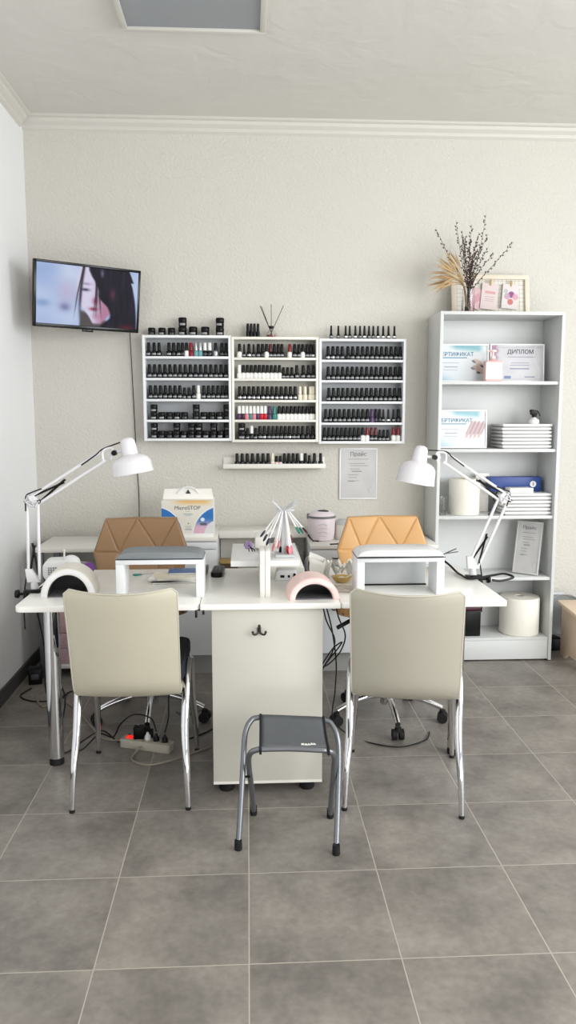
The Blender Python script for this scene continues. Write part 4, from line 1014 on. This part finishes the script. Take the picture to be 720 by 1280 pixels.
def crumple(label, c, w, d_, h, rz, m='paper', seed=0, name='paper_napkin'):
    bb = bmesh.new(); bmesh.ops.create_grid(bb, x_segments=14, y_segments=14, size=1)
    for v in bb.verts:
        x, y = v.co.x, v.co.y
        z = (noise.noise(Vector((x*1.6, y*1.6, seed)))*.5+.5)*h + h*.5*abs(math.sin(x*2+seed))
        v.co = Vector((x*w, y*d_, z+.002))
    zmin = min(v.co.z for v in bb.verts)
    for v in bb.verts: v.co.z -= zmin-.0015
    b = BM(); _add(b, bb)
    o = single(name, b, m, label, 'napkin', base=(0, 0, 0), smooth=False); o.location = (c[0], c[1], c[2]); o.rotation_euler = (0, 0, rz)
    md = o.modifiers.new('thick', 'SOLIDIFY'); md.thickness = .0012
    return o
crumple('folded white napkin peaking behind the bamboo bowl', (.43, 3.27, DZ), .038, .035, .10, .7, seed=3)
crumple('flat white napkin between the paper bag and the bowl', (.362, 3.27, DZ), .032, .035, .085, .2, seed=8)
crumple('white paper sheet at the back edge of the right desk', (.52, 3.40, DZ), .07, .05, .012, .1, seed=5)
t = thing('bamboo_bowl', 'shallow bamboo bowl on the desk beside the pink lamp', 'bowl', (.392, 3.165, DZ))
b = BM(); lathe(b, [(0, 0), (.02, 0), (.032, .008), (.043, .026), (.041, .027), (.03, .011), (0, .005)], 28, sx=1.0, sy=.8); part('bowl_body', b, 'bamboo', t)
b = BM(); cyl(b, (.0, .01, .008), (.045, -.005, .034), .003, seg=8); sphere(b, (.0, .0, .018), .013, (1.3, 1, .6)); part('contents', b, 'cream_gloss', t)
crumple('crinkled clear plastic bag on the right desk by the hand rest', (.385, 3.035, DZ), .05, .07, .014, -.1, 'bag_clear', 11, 'plastic_bag')

# pen cup with tools at the right desk back edge
t = thing('tool_cup', 'black tool cup with brushes at the back of the right desk', 'cup', (.865, 3.44, DZ))
b = BM(); lathe(b, [(0, 0), (.03, 0), (.032, .05), (.03, .05), (.028, .003), (0, .003)], 24); part('cup', b, 'black', t)
b = BM(); tube(b, [(0, 0, .01), (.02, -.01, .06), (.085, -.02, .095)], .003, 6); tube(b, [(0, 0, .01), (.014, -.01, .062), (.09, -.03, .082)], .0025, 6); part('tool', b, 'steel', t)
b = BM(); cyl(b, (0, 0, .02), (-.004, 0, .09), .008, seg=10); part('brush', b, 'black', t)
cable('black cable running from the tool cup to the right lamp clamp', [(.885, 3.40, DZ+.045), (.905, 3.37, DZ+.03), (.925, 3.33, DZ+.008), (.925, 3.26, DZ+.008), (.945, 3.17, DZ+.008), (1.04, 3.17, DZ+.022), (1.10, 3.20, DZ+.022), (1.13, 3.17, DZ+.012), (1.07, 3.15, DZ+.002), (1.03, 3.14, DZ+.008)], .005)

# ------------------------------------------------------------------ arm lamps
def arm_lamp(label, base, elbow, tip, head_top, rim_c, side, rr=.083):
    """spring arm desk lamp, world coordinates; side = -1 clamps on a left edge, +1 on a right edge"""
    base = Vector(base); elbow = Vector(elbow); tip = Vector(tip); ht = Vector(head_top); rc = Vector(rim_c)
    t = thing('desk_lamp', label, 'lamp', base)
    s = side
    b = BM(); box(b, base.x-.03, base.x+.03, base.y-.02, base.y+.02, DZ+.0006, DZ+.01, .002); box(b, base.x+s*.032-.008, base.x+s*.032+.008, base.y-.02, base.y+.02, DB-.05, DZ+.01, .002); box(b, base.x-.02, base.x+.03, base.y-.015, base.y+.015, DB-.055, DB-.045, .002)
    box(b, base.x-.01 if s > 0 else base.x-.03, base.x+.025 if s < 0 else base.x+.01, base.y-.028, base.y+.004, DZ+.001, DZ+.014, .003)
    g = part('clamp', b, 'black', t, world=True)
    b = BM(); cyl(b, (base.x+s*.035, base.y-.005, DZ-.006), (base.x+s*.065, base.y-.005, DZ-.006), .006); lathe(b, [(0, 0), (.016, 0), (.018, .004), (.016, .014), (0, .014)], 16, mtx=axm((base.x+s*.06, base.y-.005, DZ-.006), (base.x+s*.08, base.y-.005, DZ-.006))[0]); part('clamp_screw', b, 'black', g, world=True)
    def off(a, c, w):
        dd = (c-a).normalized(); n = dd.cross(Vector((0, 1, 0))).normalized(); return n*w
    # bracket
    p0 = base+Vector((0, 0, .012)); p1 = base+Vector((0, 0, .05))
    b = BM(); lathe(b, [(0, 0), (.016, 0), (.013, .03), (0, .03)], 16, c=p0); dd = off(p1, elbow, .02)
    prism(b, [(p1.x-.026, p1.z-.01), (p1.x+.026, p1.z-.01), (p1.x+dd.x+.012*(1), p1.z+.045), (p1.x+dd.x-.012, p1.z+.045)], p1.y-.012, p1.y+.012, 'xz', .003); part('base_bracket', b, 'lamp_white', t, world=True)
    lo = p1
    def arm(a, c, w, nm):
        n = off(a, c, w)
        for sg in (-1, 1):
            b = BM(); cyl(b, a+n*sg, c+n*sg, .0062, seg=12); part(nm, b, 'lamp_white', t, world=True)
        # springs
        L = c-a
        for sg, f in ((1, .02), (-1, .05)):
            q0 = a+n*sg*.9+L*f; q1 = a+L*(f+.42)+n*sg*-.2
            b = BM(); N = 110; P = []
            mm, Ln = axm(q0, q1)
            for k in range(N+1):
                P.append(mm @ Vector((.0045*math.cos(k*1.25), .0045*math.sin(k*1.25), Ln*k/N)))
            tube(b, P, .0017, 5, smooth=False); cyl(b, q0, q1, .0036, seg=8); part('spring', b, 'black', t, world=True)
    arm(lo, elbow, .021, 'lower_arm_rod')
    arm(elbow, tip, .019, 'upper_arm_rod')
    n = off(lo, elbow, .027); n2 = off(elbow, tip, .024)
    b = BM(); pts = [elbow-n, elbow+n, elbow+n2, elbow-n2]
    for y in (-.011, .008):
        for a, c in ((elbow-n, elbow+n), (elbow-n2, elbow+n2), (elbow+n, elbow+n2), (elbow-n, elbow-n2), (elbow+n, elbow-n2)):
            if (c-a).length > .004:
                m_, L = axm(a+Vector((0, y, 0)), c+Vector((0, y, 0))); box(b, -.008, .008, -.0015, .0015, -.006, L+.006, mtx=m_)
    prism(b, [((elbow).x+.024*math.cos(k*PI/8), elbow.z+.024*math.sin(k*PI/8)) for k in range(16)], elbow.y-.009, elbow.y+.009, 'xz', .002)
    j = part('elbow_joint', b, 'lamp_white', t, world=True)
    b = BM(); cyl(b, elbow-n+Vector((0, -.016, 0)), elbow-n+Vector((0, .014, 0)), .008, seg=6); part('joint_screw', b, 'black', j, world=True)
    # tip plate, neck
    ax = (rc-ht).normalized()
    neck = ht+ax*.045
    b = BM(); tube(b, [tip+Vector((0, 0, -.02)), tip+Vector((0, 0, .02)), tip.lerp(neck, .35)+Vector((0, 0, .02)), tip.lerp(neck, .3)+Vector((0, 0, -.02))], .005, 8); cyl(b, tip.lerp(neck, .2), neck, .006); part('neck_bracket', b, 'lamp_white', t, world=True)
    b = BM(); kp = tip.lerp(neck, .45); cyl(b, kp+Vector((0, -.022, 0)), kp+Vector((0, .01, 0)), .011, seg=8); part('tilt_knob', b, 'black', t, world=True)
    mm, L = axm(ht, rc)
    b = BM(); lathe(b, [(0, 0), (.012, .001), (.022, .006), (.028, .016), (.03, .03), (.033, .068), (0, .068)], 28, mtx=mm); hd = part('lamp_socket', b, 'lamp_white', t, world=True)
    Lh = L-.066
    pr = [(.032, .066), (.040, .070), (.055, .075), (.068, .085), (.077, .10), (rr, L-.006), (rr+.002, L), (rr-.002, L), (rr-.005, L-.006), (.073, .101), (.064, .088), (.05, .079), (.03, .072)]
    b = BM(); lathe(b, pr, 40, mtx=mm)
    part('lamp_shade', b, 'lamp_white', t, world=True)
    b = BM(); lathe(b, [(0, .072), (.014, .074), (.016, .084), (.025, .098), (.024, L-.014), (.012, L-.006), (0, L-.004)], 20, mtx=mm); part('bulb', b, 'white_gloss', t, world=True)
    b = BM(); tube(b, [ht+ax*.02+Vector((.03*s, 0, 0)), tip+Vector((0, 0, .028)), elbow.lerp(tip, .9)+Vector((0, -.01, .022)), elbow.lerp(tip, .7)+Vector((0, -.012, .018))], .0028, 6); part('lamp_cord', b, 'cable_black', t, world=True); b = BM()
    tube(b, [elbow.lerp(tip, .14)+Vector((0, -.01, .026)), elbow+Vector((.0, -.01, .036)), elbow+Vector((s*.022, -.01, .02)), elbow.lerp(lo, .12)+Vector((s*.026, -.006, 0))], .0028, 6); part('lamp_cord', b, 'cable_black', t, world=True); b = BM()
    tube(b, [lo+Vector((s*.024, -.004, .03)), lo+Vector((s*.034, 0, -.01)), Vector((base.x+s*.046, base.y+.005, DB-.02)), Vector((base.x+s*.047, base.y+.01, .6))], .003, 6)
    part('lamp_cord', b, 'cable_black', t, world=True)
    return t
arm_lamp('white spring arm desk lamp clamped at the far left desk end', (-.851, 3.05, DZ), (-.845, 3.05, 1.118), (-.565, 3.05, 1.295), (-.472, 3.05, 1.368), (-.449, 3.05, 1.228), -1, .08)
arm_lamp('white spring arm desk lamp clamped by the bookcase on the right', (.972, 3.23, DZ), (1.105, 3.25, 1.10), (.845, 3.25, 1.272), (.742, 3.25, 1.326), (.715, 3.25, 1.166), 1, .082)

# ------------------------------------------------------------------ cream visitor chairs
def visitor_chair(label, loc, rz, leather, group):
    t = thing('visitor_chair', label, 'chair', loc, rz, group)
    prof = [(-.322, .858), (-.312, .80), (-.292, .72), (-.268, .62), (-.247, .53), (-.232, .475), (-.213, .449), (-.18, .438), (-.12, .437), (0, .440), (.12, .447), (.2, .452), (.225, .446)]
    P = smooth_pts([Vector((0, y, z)) for y, z in prof], 3)
    hw = []
    nL = len(P)
    bb = bmesh.new(); G = []; NX = 16
    rc = .02
    for i, p in enumerate(P):
        f = i/(nL-1); W = .187+.008*(1-f)
        d0 = (P[0]-p).length; d1 = (P[-1]-p).length
        for dd in (d0, d1):
            if dd < rc: W -= rc-math.sqrt(max(0, rc*rc-(rc-dd)**2))
        row = []
        for j in range(NX+1):
            s = -1+2*j/NX
            curve = -.045*(1-s*s) if p.z > .5 else -.045*(1-s*s)*max(0, (p.z-.44)/.06)
            cz = -.008*(1-s*s) if p.z < .5 else -.012*(1-s*s)*max(0, (p.z-.7)/.158)
            row.append(bb.verts.new((s*W, p.y+curve, p.z+cz)))
        G.append(row)
    for a, c in zip(G, G[1:]):
        for j in range(NX): bb.faces.new((a[j], a[j+1], c[j+1], c[j]))
    bmesh.ops.recalc_face_normals(bb, faces=bb.faces[:])
    b = BM(); _add(b, bb); o = part('seat_shell', b, leather, t)
    md = o.modifiers.new('thick', 'SOLIDIFY'); md.thickness = .022; md.offset = 0
    md = o.modifiers.new('bev', 'BEVEL'); md.width = .008; md.segments = 3; md.limit_method = 'ANGLE'; md.angle_limit = R(50)
    # piping around the back panel
    W = .186+.008
    pts = [(-.189, -.228, .46)]
    edge = []
    for i, p in enumerate(P[:18]):
        Wd = .187+.008*(1-i/(nL-1)); d0 = (P[0]-p).length
        if d0 < rc: Wd -= rc-math.sqrt(max(0, rc*rc-(rc-d0)**2))
        edge.append((Wd, p.y, p.z))
    left = [(-w_, y-.011, z) for w_, y, z in reversed(edge[1:])]; right = [(w_, y-.011, z) for w_, y, z in edge[1:]]
    top = []
    for j in range(9):
        s = -1+2*j/8; w_, y, z = edge[0]
        top.append((s*w_, y-.045*(1-s*s)-.011, z+.001-.012*(1-s*s)))
    b = BM(); tube(b, left+top+right, .0032, 6, smooth=False); part('piping', b, 'piping', o)
    b = BM(); prism(b, rrect(-.196, .196, -.165, .235, .04), .458, .525, 'xy', .014); part('seat_cushion', b, 'seat_dark', t)
    b = BM(); prism(b, rrect(-.186, .186, -.175, .19, .02), .418, .43, 'xy', .003)
    for y in (-.13, .13): tube(b, [(-.195, y, .42), (.195, y, .42)], .008, 8, smooth=False)
    part('seat_frame', b, 'black', t)
    rad = lambda q: .0095+.008*math.sin(PI*min(1, q*1.05))**1.0
    for s in (-1, 1):
        for yf, ys in ((-.245, -1), (.262, 1)):
            pts = [(s*.213, yf, .008), (s*.208, yf*.93, .14), (s*.200, yf*.76, .28), (s*.203, yf*.52, .41), (s*.206, yf*.3, .475), (s*.207, 0.0 if ys < 0 else .0, .50)]
            b = BM(); tube(b, pts, lambda q: .0085+.0068*math.sin(PI*min(1, q*.9+.02)), 12, flat=.8); g = part('leg', b, 'chrome', t)
            b = BM(); lathe(b, [(0, 0), (.0105, 0), (.0105, .01), (0, .012)], 14, c=(s*.213, yf, 0)); part('foot_cap', b, 'black_rubber', g)
    b = BM()
    for s in (-1, 1): tube(b, [(s*.205, -.09, .46), (s*.19, -.09, .44), (s*.17, -.09, .425)], .008, 8); tube(b, [(s*.205, .09, .455), (s*.19, .09, .44), (s*.17, .09, .425)], .008, 8)
    part('side_bracket', b, 'black', t)
    return t
visitor_chair('cream leather visitor chair with chrome legs, left of the folding stool', (-.442, 2.96, 0), 0, 'cream_leather', 'cream visitor chairs')
visitor_chair('greyish cream leather visitor chair with chrome legs, right of the folding stool', (.606, 2.88, 0), R(-11), 'grey_leather', 'cream visitor chairs')

# ------------------------------------------------------------------ quilted swivel chairs
def swivel_chair(label, loc, rz, leather, group, back=(0, 0), brot=0, sx_=0):
    t = thing('swivel_chair', label, 'chair', loc, rz, group)
    Z = lambda z: z
    # faceted back shell (faces -y): outline in xz, y bows backwards in the middle
    V = {'a': (-.235, .775), 'b': (-.178, .937), 'c': (-.062, .932), 'd': (.062, .936), 'e': (.178, .940), 'f': (.235, .775),
         'g': (-.20, .62), 'h': (.20, .62), 'p': (-.118, .932), 'i': (-.11, .772), 'j': (.085, .775), 'q': (-.02, .942), 'r': (.165, .93), 'k': (-.08, .60), 'l': (.08, .60), 'm': (0, .50), 'n': (-.16, .50), 'o': (.16, .50)}
    def y_of(x, z): return .245+.07*(z-.5)/.44-.2*x*x
    bb = bmesh.new()
    vs = {k: bb.verts.new((x, y_of(x, z), z)) for k, (x, z) in V.items()}
    F = ['abi', 'bqi', 'iqj', 'qej', 'ejf', 'aik g', 'ijlk', 'jfhl', 'gkn', 'kmn', 'klm', 'lom', 'lho']
    F = ['abi', 'bqi', 'qji', 'qej', 'efj', 'aikg', 'ijlk', 'jfhl', 'gkn', 'knm', 'klm', 'lom', 'lho']
    for f in F: bb.faces.new([vs[c] for c in f])
    for k in ('c', 'd', 'p', 'r'): bb.verts.remove(vs[k])
    bmesh.ops.recalc_face_normals(bb, faces=bb.faces[:])
    if sum(f.normal.y for f in bb.faces) > 0: bmesh.ops.reverse_faces(bb, faces=bb.faces[:])
    fr = bb.faces[:]
    # thickness: extrude a back copy first
    geo = bmesh.ops.duplicate(bb, geom=bb.faces[:])
    dup_f = [g for g in geo['geom'] if isinstance(g, bmesh.types.BMFace)]
    dup_v = [g for g in geo['geom'] if isinstance(g, bmesh.types.BMVert)]
    for v in dup_v: v.co.y += .045
    bmesh.ops.reverse_faces(bb, faces=dup_f)
    be = [e for e in bb.edges if e.is_boundary]
    bmesh.ops.bridge_loops(bb, edges=be)
    bmesh.ops.inset_individual(bb, faces=[f for f in fr if f.is_valid], thickness=.002, depth=-.004)
    r2 = bmesh.ops.inset_individual(bb, faces=[f for f in fr if f.is_valid], thickness=.012, depth=.006)
    b = BM(); _add(b, bb, Matrix.Translation((back[0], back[1], 0)) @ Matrix.Rotation(brot, 4, 'Z'))
    o = part('backrest', b, leather, t, ang=80)
    md = o.modifiers.new('b', 'BEVEL'); md.width = .006; md.segments = 2; md.limit_method = 'ANGLE'; md.angle_limit = R(40)
    b = BM(); bb = bmesh.new()
    prism(b, rrect(-.24+sx_, .24+sx_, -.215, .22, .07), .55, .62, 'xy', .02); part('seat', b, leather, t)
    b = BM(); prism(b, [(-.225+sx_, .57), (-.16+sx_, .535), (-.09+sx_, .52), (.09+sx_, .52), (.16+sx_, .535), (.225+sx_, .57)], -.2, .2, 'xz', .004); box(b, -.1, .1, -.1, .1, .46, .53, .003); part('seat_base', b, 'brown_shell', t)
    b = BM(); box(b, -.09, .09, -.11, .11, .425, .452, .004); part('mechanism', b, 'black', t)
    b = BM(); tube(b, [(-.08, 0, .44), (-.14, -.06, .50), (-.19, -.11, .522)], .006, 8); tube(b, [(-.18, -.10, .518), (-.262, -.14, .488)], .010, 8, smooth=False); part('height_lever', b, 'black', t)
    b = BM(); lathe(b, [(0, .07), (.03, .07), (.03, .13), (.026, .135), (.026, .28), (.018, .285), (.018, .423), (0, .423)], 24); part('gas_column', b, 'chrome', t)
    for k in range(5):
        a = -PI/2+k*2*PI/5; ca, sa = math.cos(a), math.sin(a)
        pts = [(ca*.02, sa*.02, .115), (ca*.09, sa*.09, .118), (ca*.19, sa*.19, .098), (ca*.265, sa*.265, .07)]
        b = BM(); tube(b, pts, lambda q: .017-.004*q, 12, flat=1); g = part('base_leg', b, 'chrome', t)
        b = BM(); cx, cy = ca*.268, sa*.268; tx, ty = -sa, ca
        for s in (-1, 1): cyl(b, (cx+tx*.006*s, cy+ty*.006*s, .0245), (cx+tx*.026*s, cy+ty*.026*s, .0245), .0245, seg=20)
        lathe(b, [(0, .035), (.018, .035), (.014, .06), (0, .062)], 12, c=(cx, cy, 0)); part('caster', b, 'black_rubber', g)
    return t
swivel_chair('brown quilted leather swivel chair behind the left desk', (-.47, 3.62, 0), R(2), 'brown_leather', 'quilted swivel chairs', (-.06, -.055), R(0), -.05)
swivel_chair('tan quilted leather swivel chair behind the right desk', (.665, 3.56, 0), R(1), 'tan_leather', 'quilted swivel chairs', (.03, .0), R(0), -.03)

# ------------------------------------------------------------------ folding stool
t = thing('folding_stool', 'folding stool with dark grey fabric seat and steel tube legs', 'stool', (.125, 2.53, 0))
# frame A: front rail, legs run to the rear feet ; frame B: rear rail, legs run to the front feet
FA = [(.013, 2.664, .012), (.008, 2.60, .12), (-.003, 2.50, .27), (.002, 2.455, .33), (.025, 2.440, .350), (.06, 2.438, .353), (.14, 2.436, .353), (.22, 2.43, .350), (.255, 2.43, .346), (.281, 2.445, .325), (.287, 2.49, .26), (.289, 2.56, .13), (.292, 2.628, .012)]
FB = [(-.040, 2.437, .012), (-.030, 2.49, .14), (-.020, 2.56, .29), (-.014, 2.59, .345), (.004, 2.612, .378), (.035, 2.62, .389), (.15, 2.612, .387), (.262, 2.60, .383), (.292, 2.59, .368), (.308, 2.565, .33), (.311, 2.54, .27), (.30, 2.47, .12), (.286, 2.391, .012)]
for F in (FA, FB):
    b = BM(); tube(b, F, .0098, 14, 6); g = part('tube_frame', b, 'steel', t, world=True)
    for e, i in ((F[0], 1), (F[-1], -2)):
        d_ = (Vector(F[i])-Vector(e)).normalized(); e = Vector(e); e.z = .001
        b = BM(); lathe(b, [(0, 0), (.0125, 0), (.0135, .004), (.0125, .034), (0, .034)], 14, mtx=axm(e, e+d_)[0] if False else Matrix.Translation(e)); part('foot_cap', b, 'black_rubber', g, world=True)
bb = bmesh.new(); G = []
for i in range(13):
    u = i/12; row = []
    for j in range(9):
        v = j/8
        a = Vector((.036, 2.438, .362)).lerp(Vector((.262, 2.43, .357)), u); c = Vector((.040, 2.62, .399)).lerp(Vector((.262, 2.60, .393)), u)
        p = a.lerp(c, v); p.z -= .012*math.sin(PI*v)*(1+.0*u); row.append(bb.verts.new(p))
    G.append(row)
for a, c in zip(G, G[1:]):
    for j in range(8): bb.faces.new((a[j], c[j], c[j+1], a[j+1]))
bmesh.ops.recalc_face_normals(bb, faces=bb.faces[:])
b = BM(); _add(b, bb); sf = part('seat_fabric', b, 'grey_fabric', t, world=True); md = sf.modifiers.new('s', 'SOLIDIFY'); md.thickness = .003; md.offset = 0
for (x1, x2) in ((.036, .040), (.262, .262)):
    b = BM(); P = []
    for j in range(9):
        v = j/8; p = Vector((x1, 2.438 if x1 < .1 else 2.43, .362 if x1 < .1 else .357)).lerp(Vector((x2, 2.62 if x1 < .1 else 2.60, .399 if x1 < .1 else .393)), v); p.z -= .012*math.sin(PI*v)-.001; P.append(p)
    a0 = P[0]; e0 = P[-1]
    P = [a0+Vector((0, -.012, -.022)), a0+Vector((0, -.014, -.006))]+P+[e0+Vector((0, .013, -.006))]
    tube(b, P, .0042, 8, smooth=False); part('edge_binding', b, 'black_fabric', t, world=True)
# worn white print on the seat's front edge
b = BM(); mtx = Matrix.Translation((0, 0, 0))
for a in ((.172, .186, .3645), (.184, .197, .3640), (.195, .206, .3642), (.204, .214, .3636), (.212, .224, .3634)):
    y = 2.452+random.uniform(-.002, .003); prism(b, [(a[0], y-.007), (a[1]-.002, y-.008), (a[1]-.004, y+.007*random.uniform(.3, 1)), (a[0]+.002, y+.006)], .3598, .3610, 'xy')
part('worn_print', b, 'white_gloss', t, world=True)
for x, y, z in ((-.0145, 2.525, .215), (.300, 2.525, .215)):
    b = BM(); cyl(b, (x-.016, y, z), (x+.016, y, z), .0045, seg=10); part('pivot_rivet', b, 'black', t, world=True)

# ------------------------------------------------------------------ power strip and cables on the floor
t = thing('power_strip', 'beige power strip with glowing red switch under the left chair', 'power strip', (-.450, 3.255, 0), R(-21))
b = BM(); prism(b, rrect(-.12, .12, -.028, .028, .008), 0, .04, 'xy', .004); part('housing', b, 'strip_beige', t)
b = BM(); box(b, -.098, -.068, -.012, .012, .0395, .046, .002); part('switch', b, 'lcd_red', t)
for k in range(4):
    b = BM(); lathe(b, [(.016, .0395), (.019, .0395), (.019, .043), (.016, .043), (.016, .0395)], 20, c=(-.038+k*.042, 0, 0)); part('socket', b, 'strip_beige', t)
def plug(label, x, m, h=.04, big=False):
    p = Matrix.Translation((-.450, 3.255, 0)) @ Matrix.Rotation(R(-21), 4, 'Z') @ Vector((x, 0, .0432))
    t = thing('power_plug', label, 'plug', p)
    b = BM()
    if big: prism(b, rrect(-.022, .022, -.02, .02, .006), 0, .055, 'xy', .004)
    else: lathe(b, [(0, 0), (.014, 0), (.013, .015), (.007, .024), (.005, h*.8), (0, h*.8)], 16)
    part('plug_body', b, m, t)
    return p
plug('large black adapter plug in the power strip', -.038, 'black', big=True)
plug('white plug in the second socket of the power strip', .004, 'plastic_white')
pa = plug('black plug in the third socket of the power strip', .046, 'black')
pb_ = plug('black plug in the last socket of the power strip', .088, 'black')
g = 'floor cables'
cable('black cable rising from the last power strip plug to the chair', [tuple(pb_+Vector((0, 0, .04))), (-.352, 3.24, .15), (-.35, 3.27, .24), (-.31, 3.32, .31), (-.26, 3.38, .36)], .0032)
cable('black cable arching from the power strip over to the left', [tuple(pa+Vector((0, 0, .04))), (-.43, 3.25, .14), (-.50, 3.22, .17), (-.56, 3.24, .12), (-.60, 3.27, .05), (-.66, 3.28, .06), (-.72, 3.22, .02), (-.765, 3.22, .006)], .0034)
cable('black cable looping on the floor from the desk leg', [(-.53, 3.30, .05), (-.58, 3.31, .008), (-.66, 3.34, .05), (-.74, 3.30, .02), (-.79, 3.22, .006), (-.86, 3.22, .006)], .0034)
cable('beige extension cable curving in front of the power strip', [(-.47, 3.228, .02), (-.50, 3.18, .006), (-.49, 3.12, .006), (-.42, 3.08, .006), (-.33, 3.12, .006), (-.24, 3.19, .006), (-.17, 3.25, .006)], .0045, 'cable_beige')
cable('beige cable running from the left wall to the power strip', [(-1.05, 4.05, .006), (-1.11, 3.93, .006), (-1.03, 3.76, .006), (-.98, 3.86, .006), (-.86, 3.72, .006), (-.74, 3.50, .006), (-.66, 3.36, .006), (-.563, 3.30, .02)], .0045, 'cable_beige')
cable('grey cable arching behind the power strip', [(-.66, 3.52, .006), (-.60, 3.48, .04), (-.55, 3.40, .08), (-.51, 3.32, .10), (-.488, 3.272, .103)], .0035, 'cable_grey')
cable('thin black cable across the floor by the cabinet', [(-.27, 3.34, .004), (-.19, 3.42, .004), (-.155, 3.5, .004), (-.15, 3.7, .004)], .0035)
cable('grey cable on the floor left of the desk cabinet', [(-.36, 3.66, .005), (-.30, 3.62, .005), (-.24, 3.68, .005), (-.15, 3.64, .005)], .004, 'cable_grey')
cable('black cable dropping from the left desk end to the floor', [(-.872, 3.12, .70), (-.89, 3.3, .45), (-.93, 3.45, .2), (-.86, 3.38, .05), (-.845, 3.26, .005)], .0035)
cable('second black cable hanging slack beside the thick left chrome leg', [(-.83, 3.32, .726), (-.88, 3.5, .5), (-.95, 3.7, .25), (-.92, 3.75, .06), (-.90, 3.62, .005)], .0035)
cable('black cable looped on the floor near the left wall', [(-1.16, 4.02, .01), (-1.19, 3.92, .005), (-1.10, 3.84, .005), (-.98, 3.86, .005), (-.93, 3.98, .005), (-.76, 3.92, .005), (-.6, 3.9, .005)], .0035)
cable('bundled black cable hanging right of the desk cabinet', [(.292, 3.0, .73), (.31, 3.0, .64), (.345, 3.0, .56), (.335, 3.0, .50), (.30, 3.0, .44), (.287, 3.0, .41), (.31, 3.0, .455), (.36, 3.0, .52), (.375, 3.0, .545), (.34, 3.0, .52), (.30, 3.0, .46), (.29, 3.0, .43)], .003)
cable('thin black cable hanging behind the bundled cable', [(.35, 3.05, .732), (.365, 3.05, .64), (.395, 3.05, .56), (.375, 3.05, .49), (.33, 3.05, .44), (.29, 3.05, .42)], .003)
cable('long black cable dropping from the bundle to the right chair', [(.30, 3.02, .73), (.335, 3.02, .6), (.355, 3.02, .45), (.36, 3.1, .3), (.37, 3.25, .12), (.46, 3.33, .004), (.56, 3.24, .004), (.67, 3.205, .004), (.79, 3.27, .004), (.83, 3.36, .004)], .003)

# ------------------------------------------------------------------ right edge: bench and foot bath
t = thing('wooden_bench', 'light birch step bench standing right of the bookcase', 'bench', (2.15, 4.3, 0))
b = BM(); prism(b, [(1.885, 4.50), (2.42, 4.50), (2.42, 4.10), (1.84, 4.10)], .315, .337, 'xy', .003); part('seat_board', b, 'birch', t, world=True)
b = BM()
prism(b, [(4.13, 0), (4.19, 0), (4.23, .035), (4.37, .035), (4.41, 0), (4.47, 0), (4.47, .315), (4.13, .315)], 1.90, 1.922, 'yz', .002); part('side_board', b, 'birch', t, world=True)
b = BM()
prism(b, [(4.13, 0), (4.19, 0), (4.23, .035), (4.37, .035), (4.41, 0), (4.47, 0), (4.47, .315), (4.13, .315)], 2.36, 2.382, 'yz', .002); part('side_board', b, 'birch', t, world=True)
b = BM(); box(b, 1.922, 2.36, 4.15, 4.168, .22, .315, .002); part('rail', b, 'birch', t, world=True)
t = thing('foot_bath', 'grey translucent foot bath propped behind the wooden bench', 'foot bath', (1.96, 4.58, 0))
b = BM(); lathe(b, [(0, 0), (.10, 0), (.125, .02), (.135, .07), (.13, .07), (.12, .024), (0, .01)], 36, mtx=Matrix.Translation((1.955, 4.60, .215)) @ Matrix.Rotation(R(80), 4, 'X')); part('basin', b, 'clear_grey', t, world=True)
b = BM(); box(b, 1.83, 2.0, 4.55, 4.65, 0, .075, .006); part('base', b, 'black', t, world=True)
b = BM(); tube(b, [(1.82, 4.6, .352), (1.96, 4.6, .352)], .012, 12, smooth=False); tube(b, [(1.835, 4.6, .352), (1.835, 4.6, .08)], .008, 10, smooth=False); part('pipe', b, 'grey_plastic', t, world=True)

# ------------------------------------------------------------------ light and camera
w = bpy.data.worlds.new('w'); sc.world = w; w.use_nodes = True
w.node_tree.nodes['Background'].inputs['Color'].default_value = (.93, .965, 1, 1)
w.node_tree.nodes['Background'].inputs['Strength'].default_value = .7
def area(name, loc, target, sx, sy, power, color=(1, 1, 1)):
    l = bpy.data.lights.new(name, 'AREA'); l.shape = 'RECTANGLE'; l.size = sx; l.size_y = sy; l.energy = power; l.color = color
    o = bpy.data.objects.new(name, l); col.objects.link(o); o.location = loc
    o.rotation_euler = (Vector(target)-Vector(loc)).to_track_quat('-Z', 'Y').to_euler(); return o
area('window_light', (2.9, -.9, 1.9), (0, 4.2, 1.0), 2.2, 1.9, 120, (1, .995, .985))
area('side_window_light', (3.8, 2.2, 1.8), (-1, 3.4, 1.0), 2.4, 1.7, 135, (.94, .975, 1))
area('ceiling_fill', (1.2, .2, .25), (.8, 1.2, 3.1), 2.6, 2.0, 55, (1, .99, .975))  # added upward lamp that brightens the ceiling; no real source there
cam = bpy.data.cameras.new('camera'); co = bpy.data.objects.new('camera', cam); col.objects.link(co)
co.location = (0, 0, 1.45); co.rotation_euler = (R(90-7.1), 0, R(-3.0))
cam.sensor_fit = 'VERTICAL'; cam.sensor_height = 36; cam.lens = 36*961/1280; cam.clip_start = .05
sc.camera = co
sc.view_settings.view_transform = 'Standard'; sc.view_settings.look = 'None'; sc.view_settings.exposure = -.2
sc.cycles.use_denoising = True
sc.cycles.max_bounces = 8; sc.cycles.transparent_max_bounces = 12
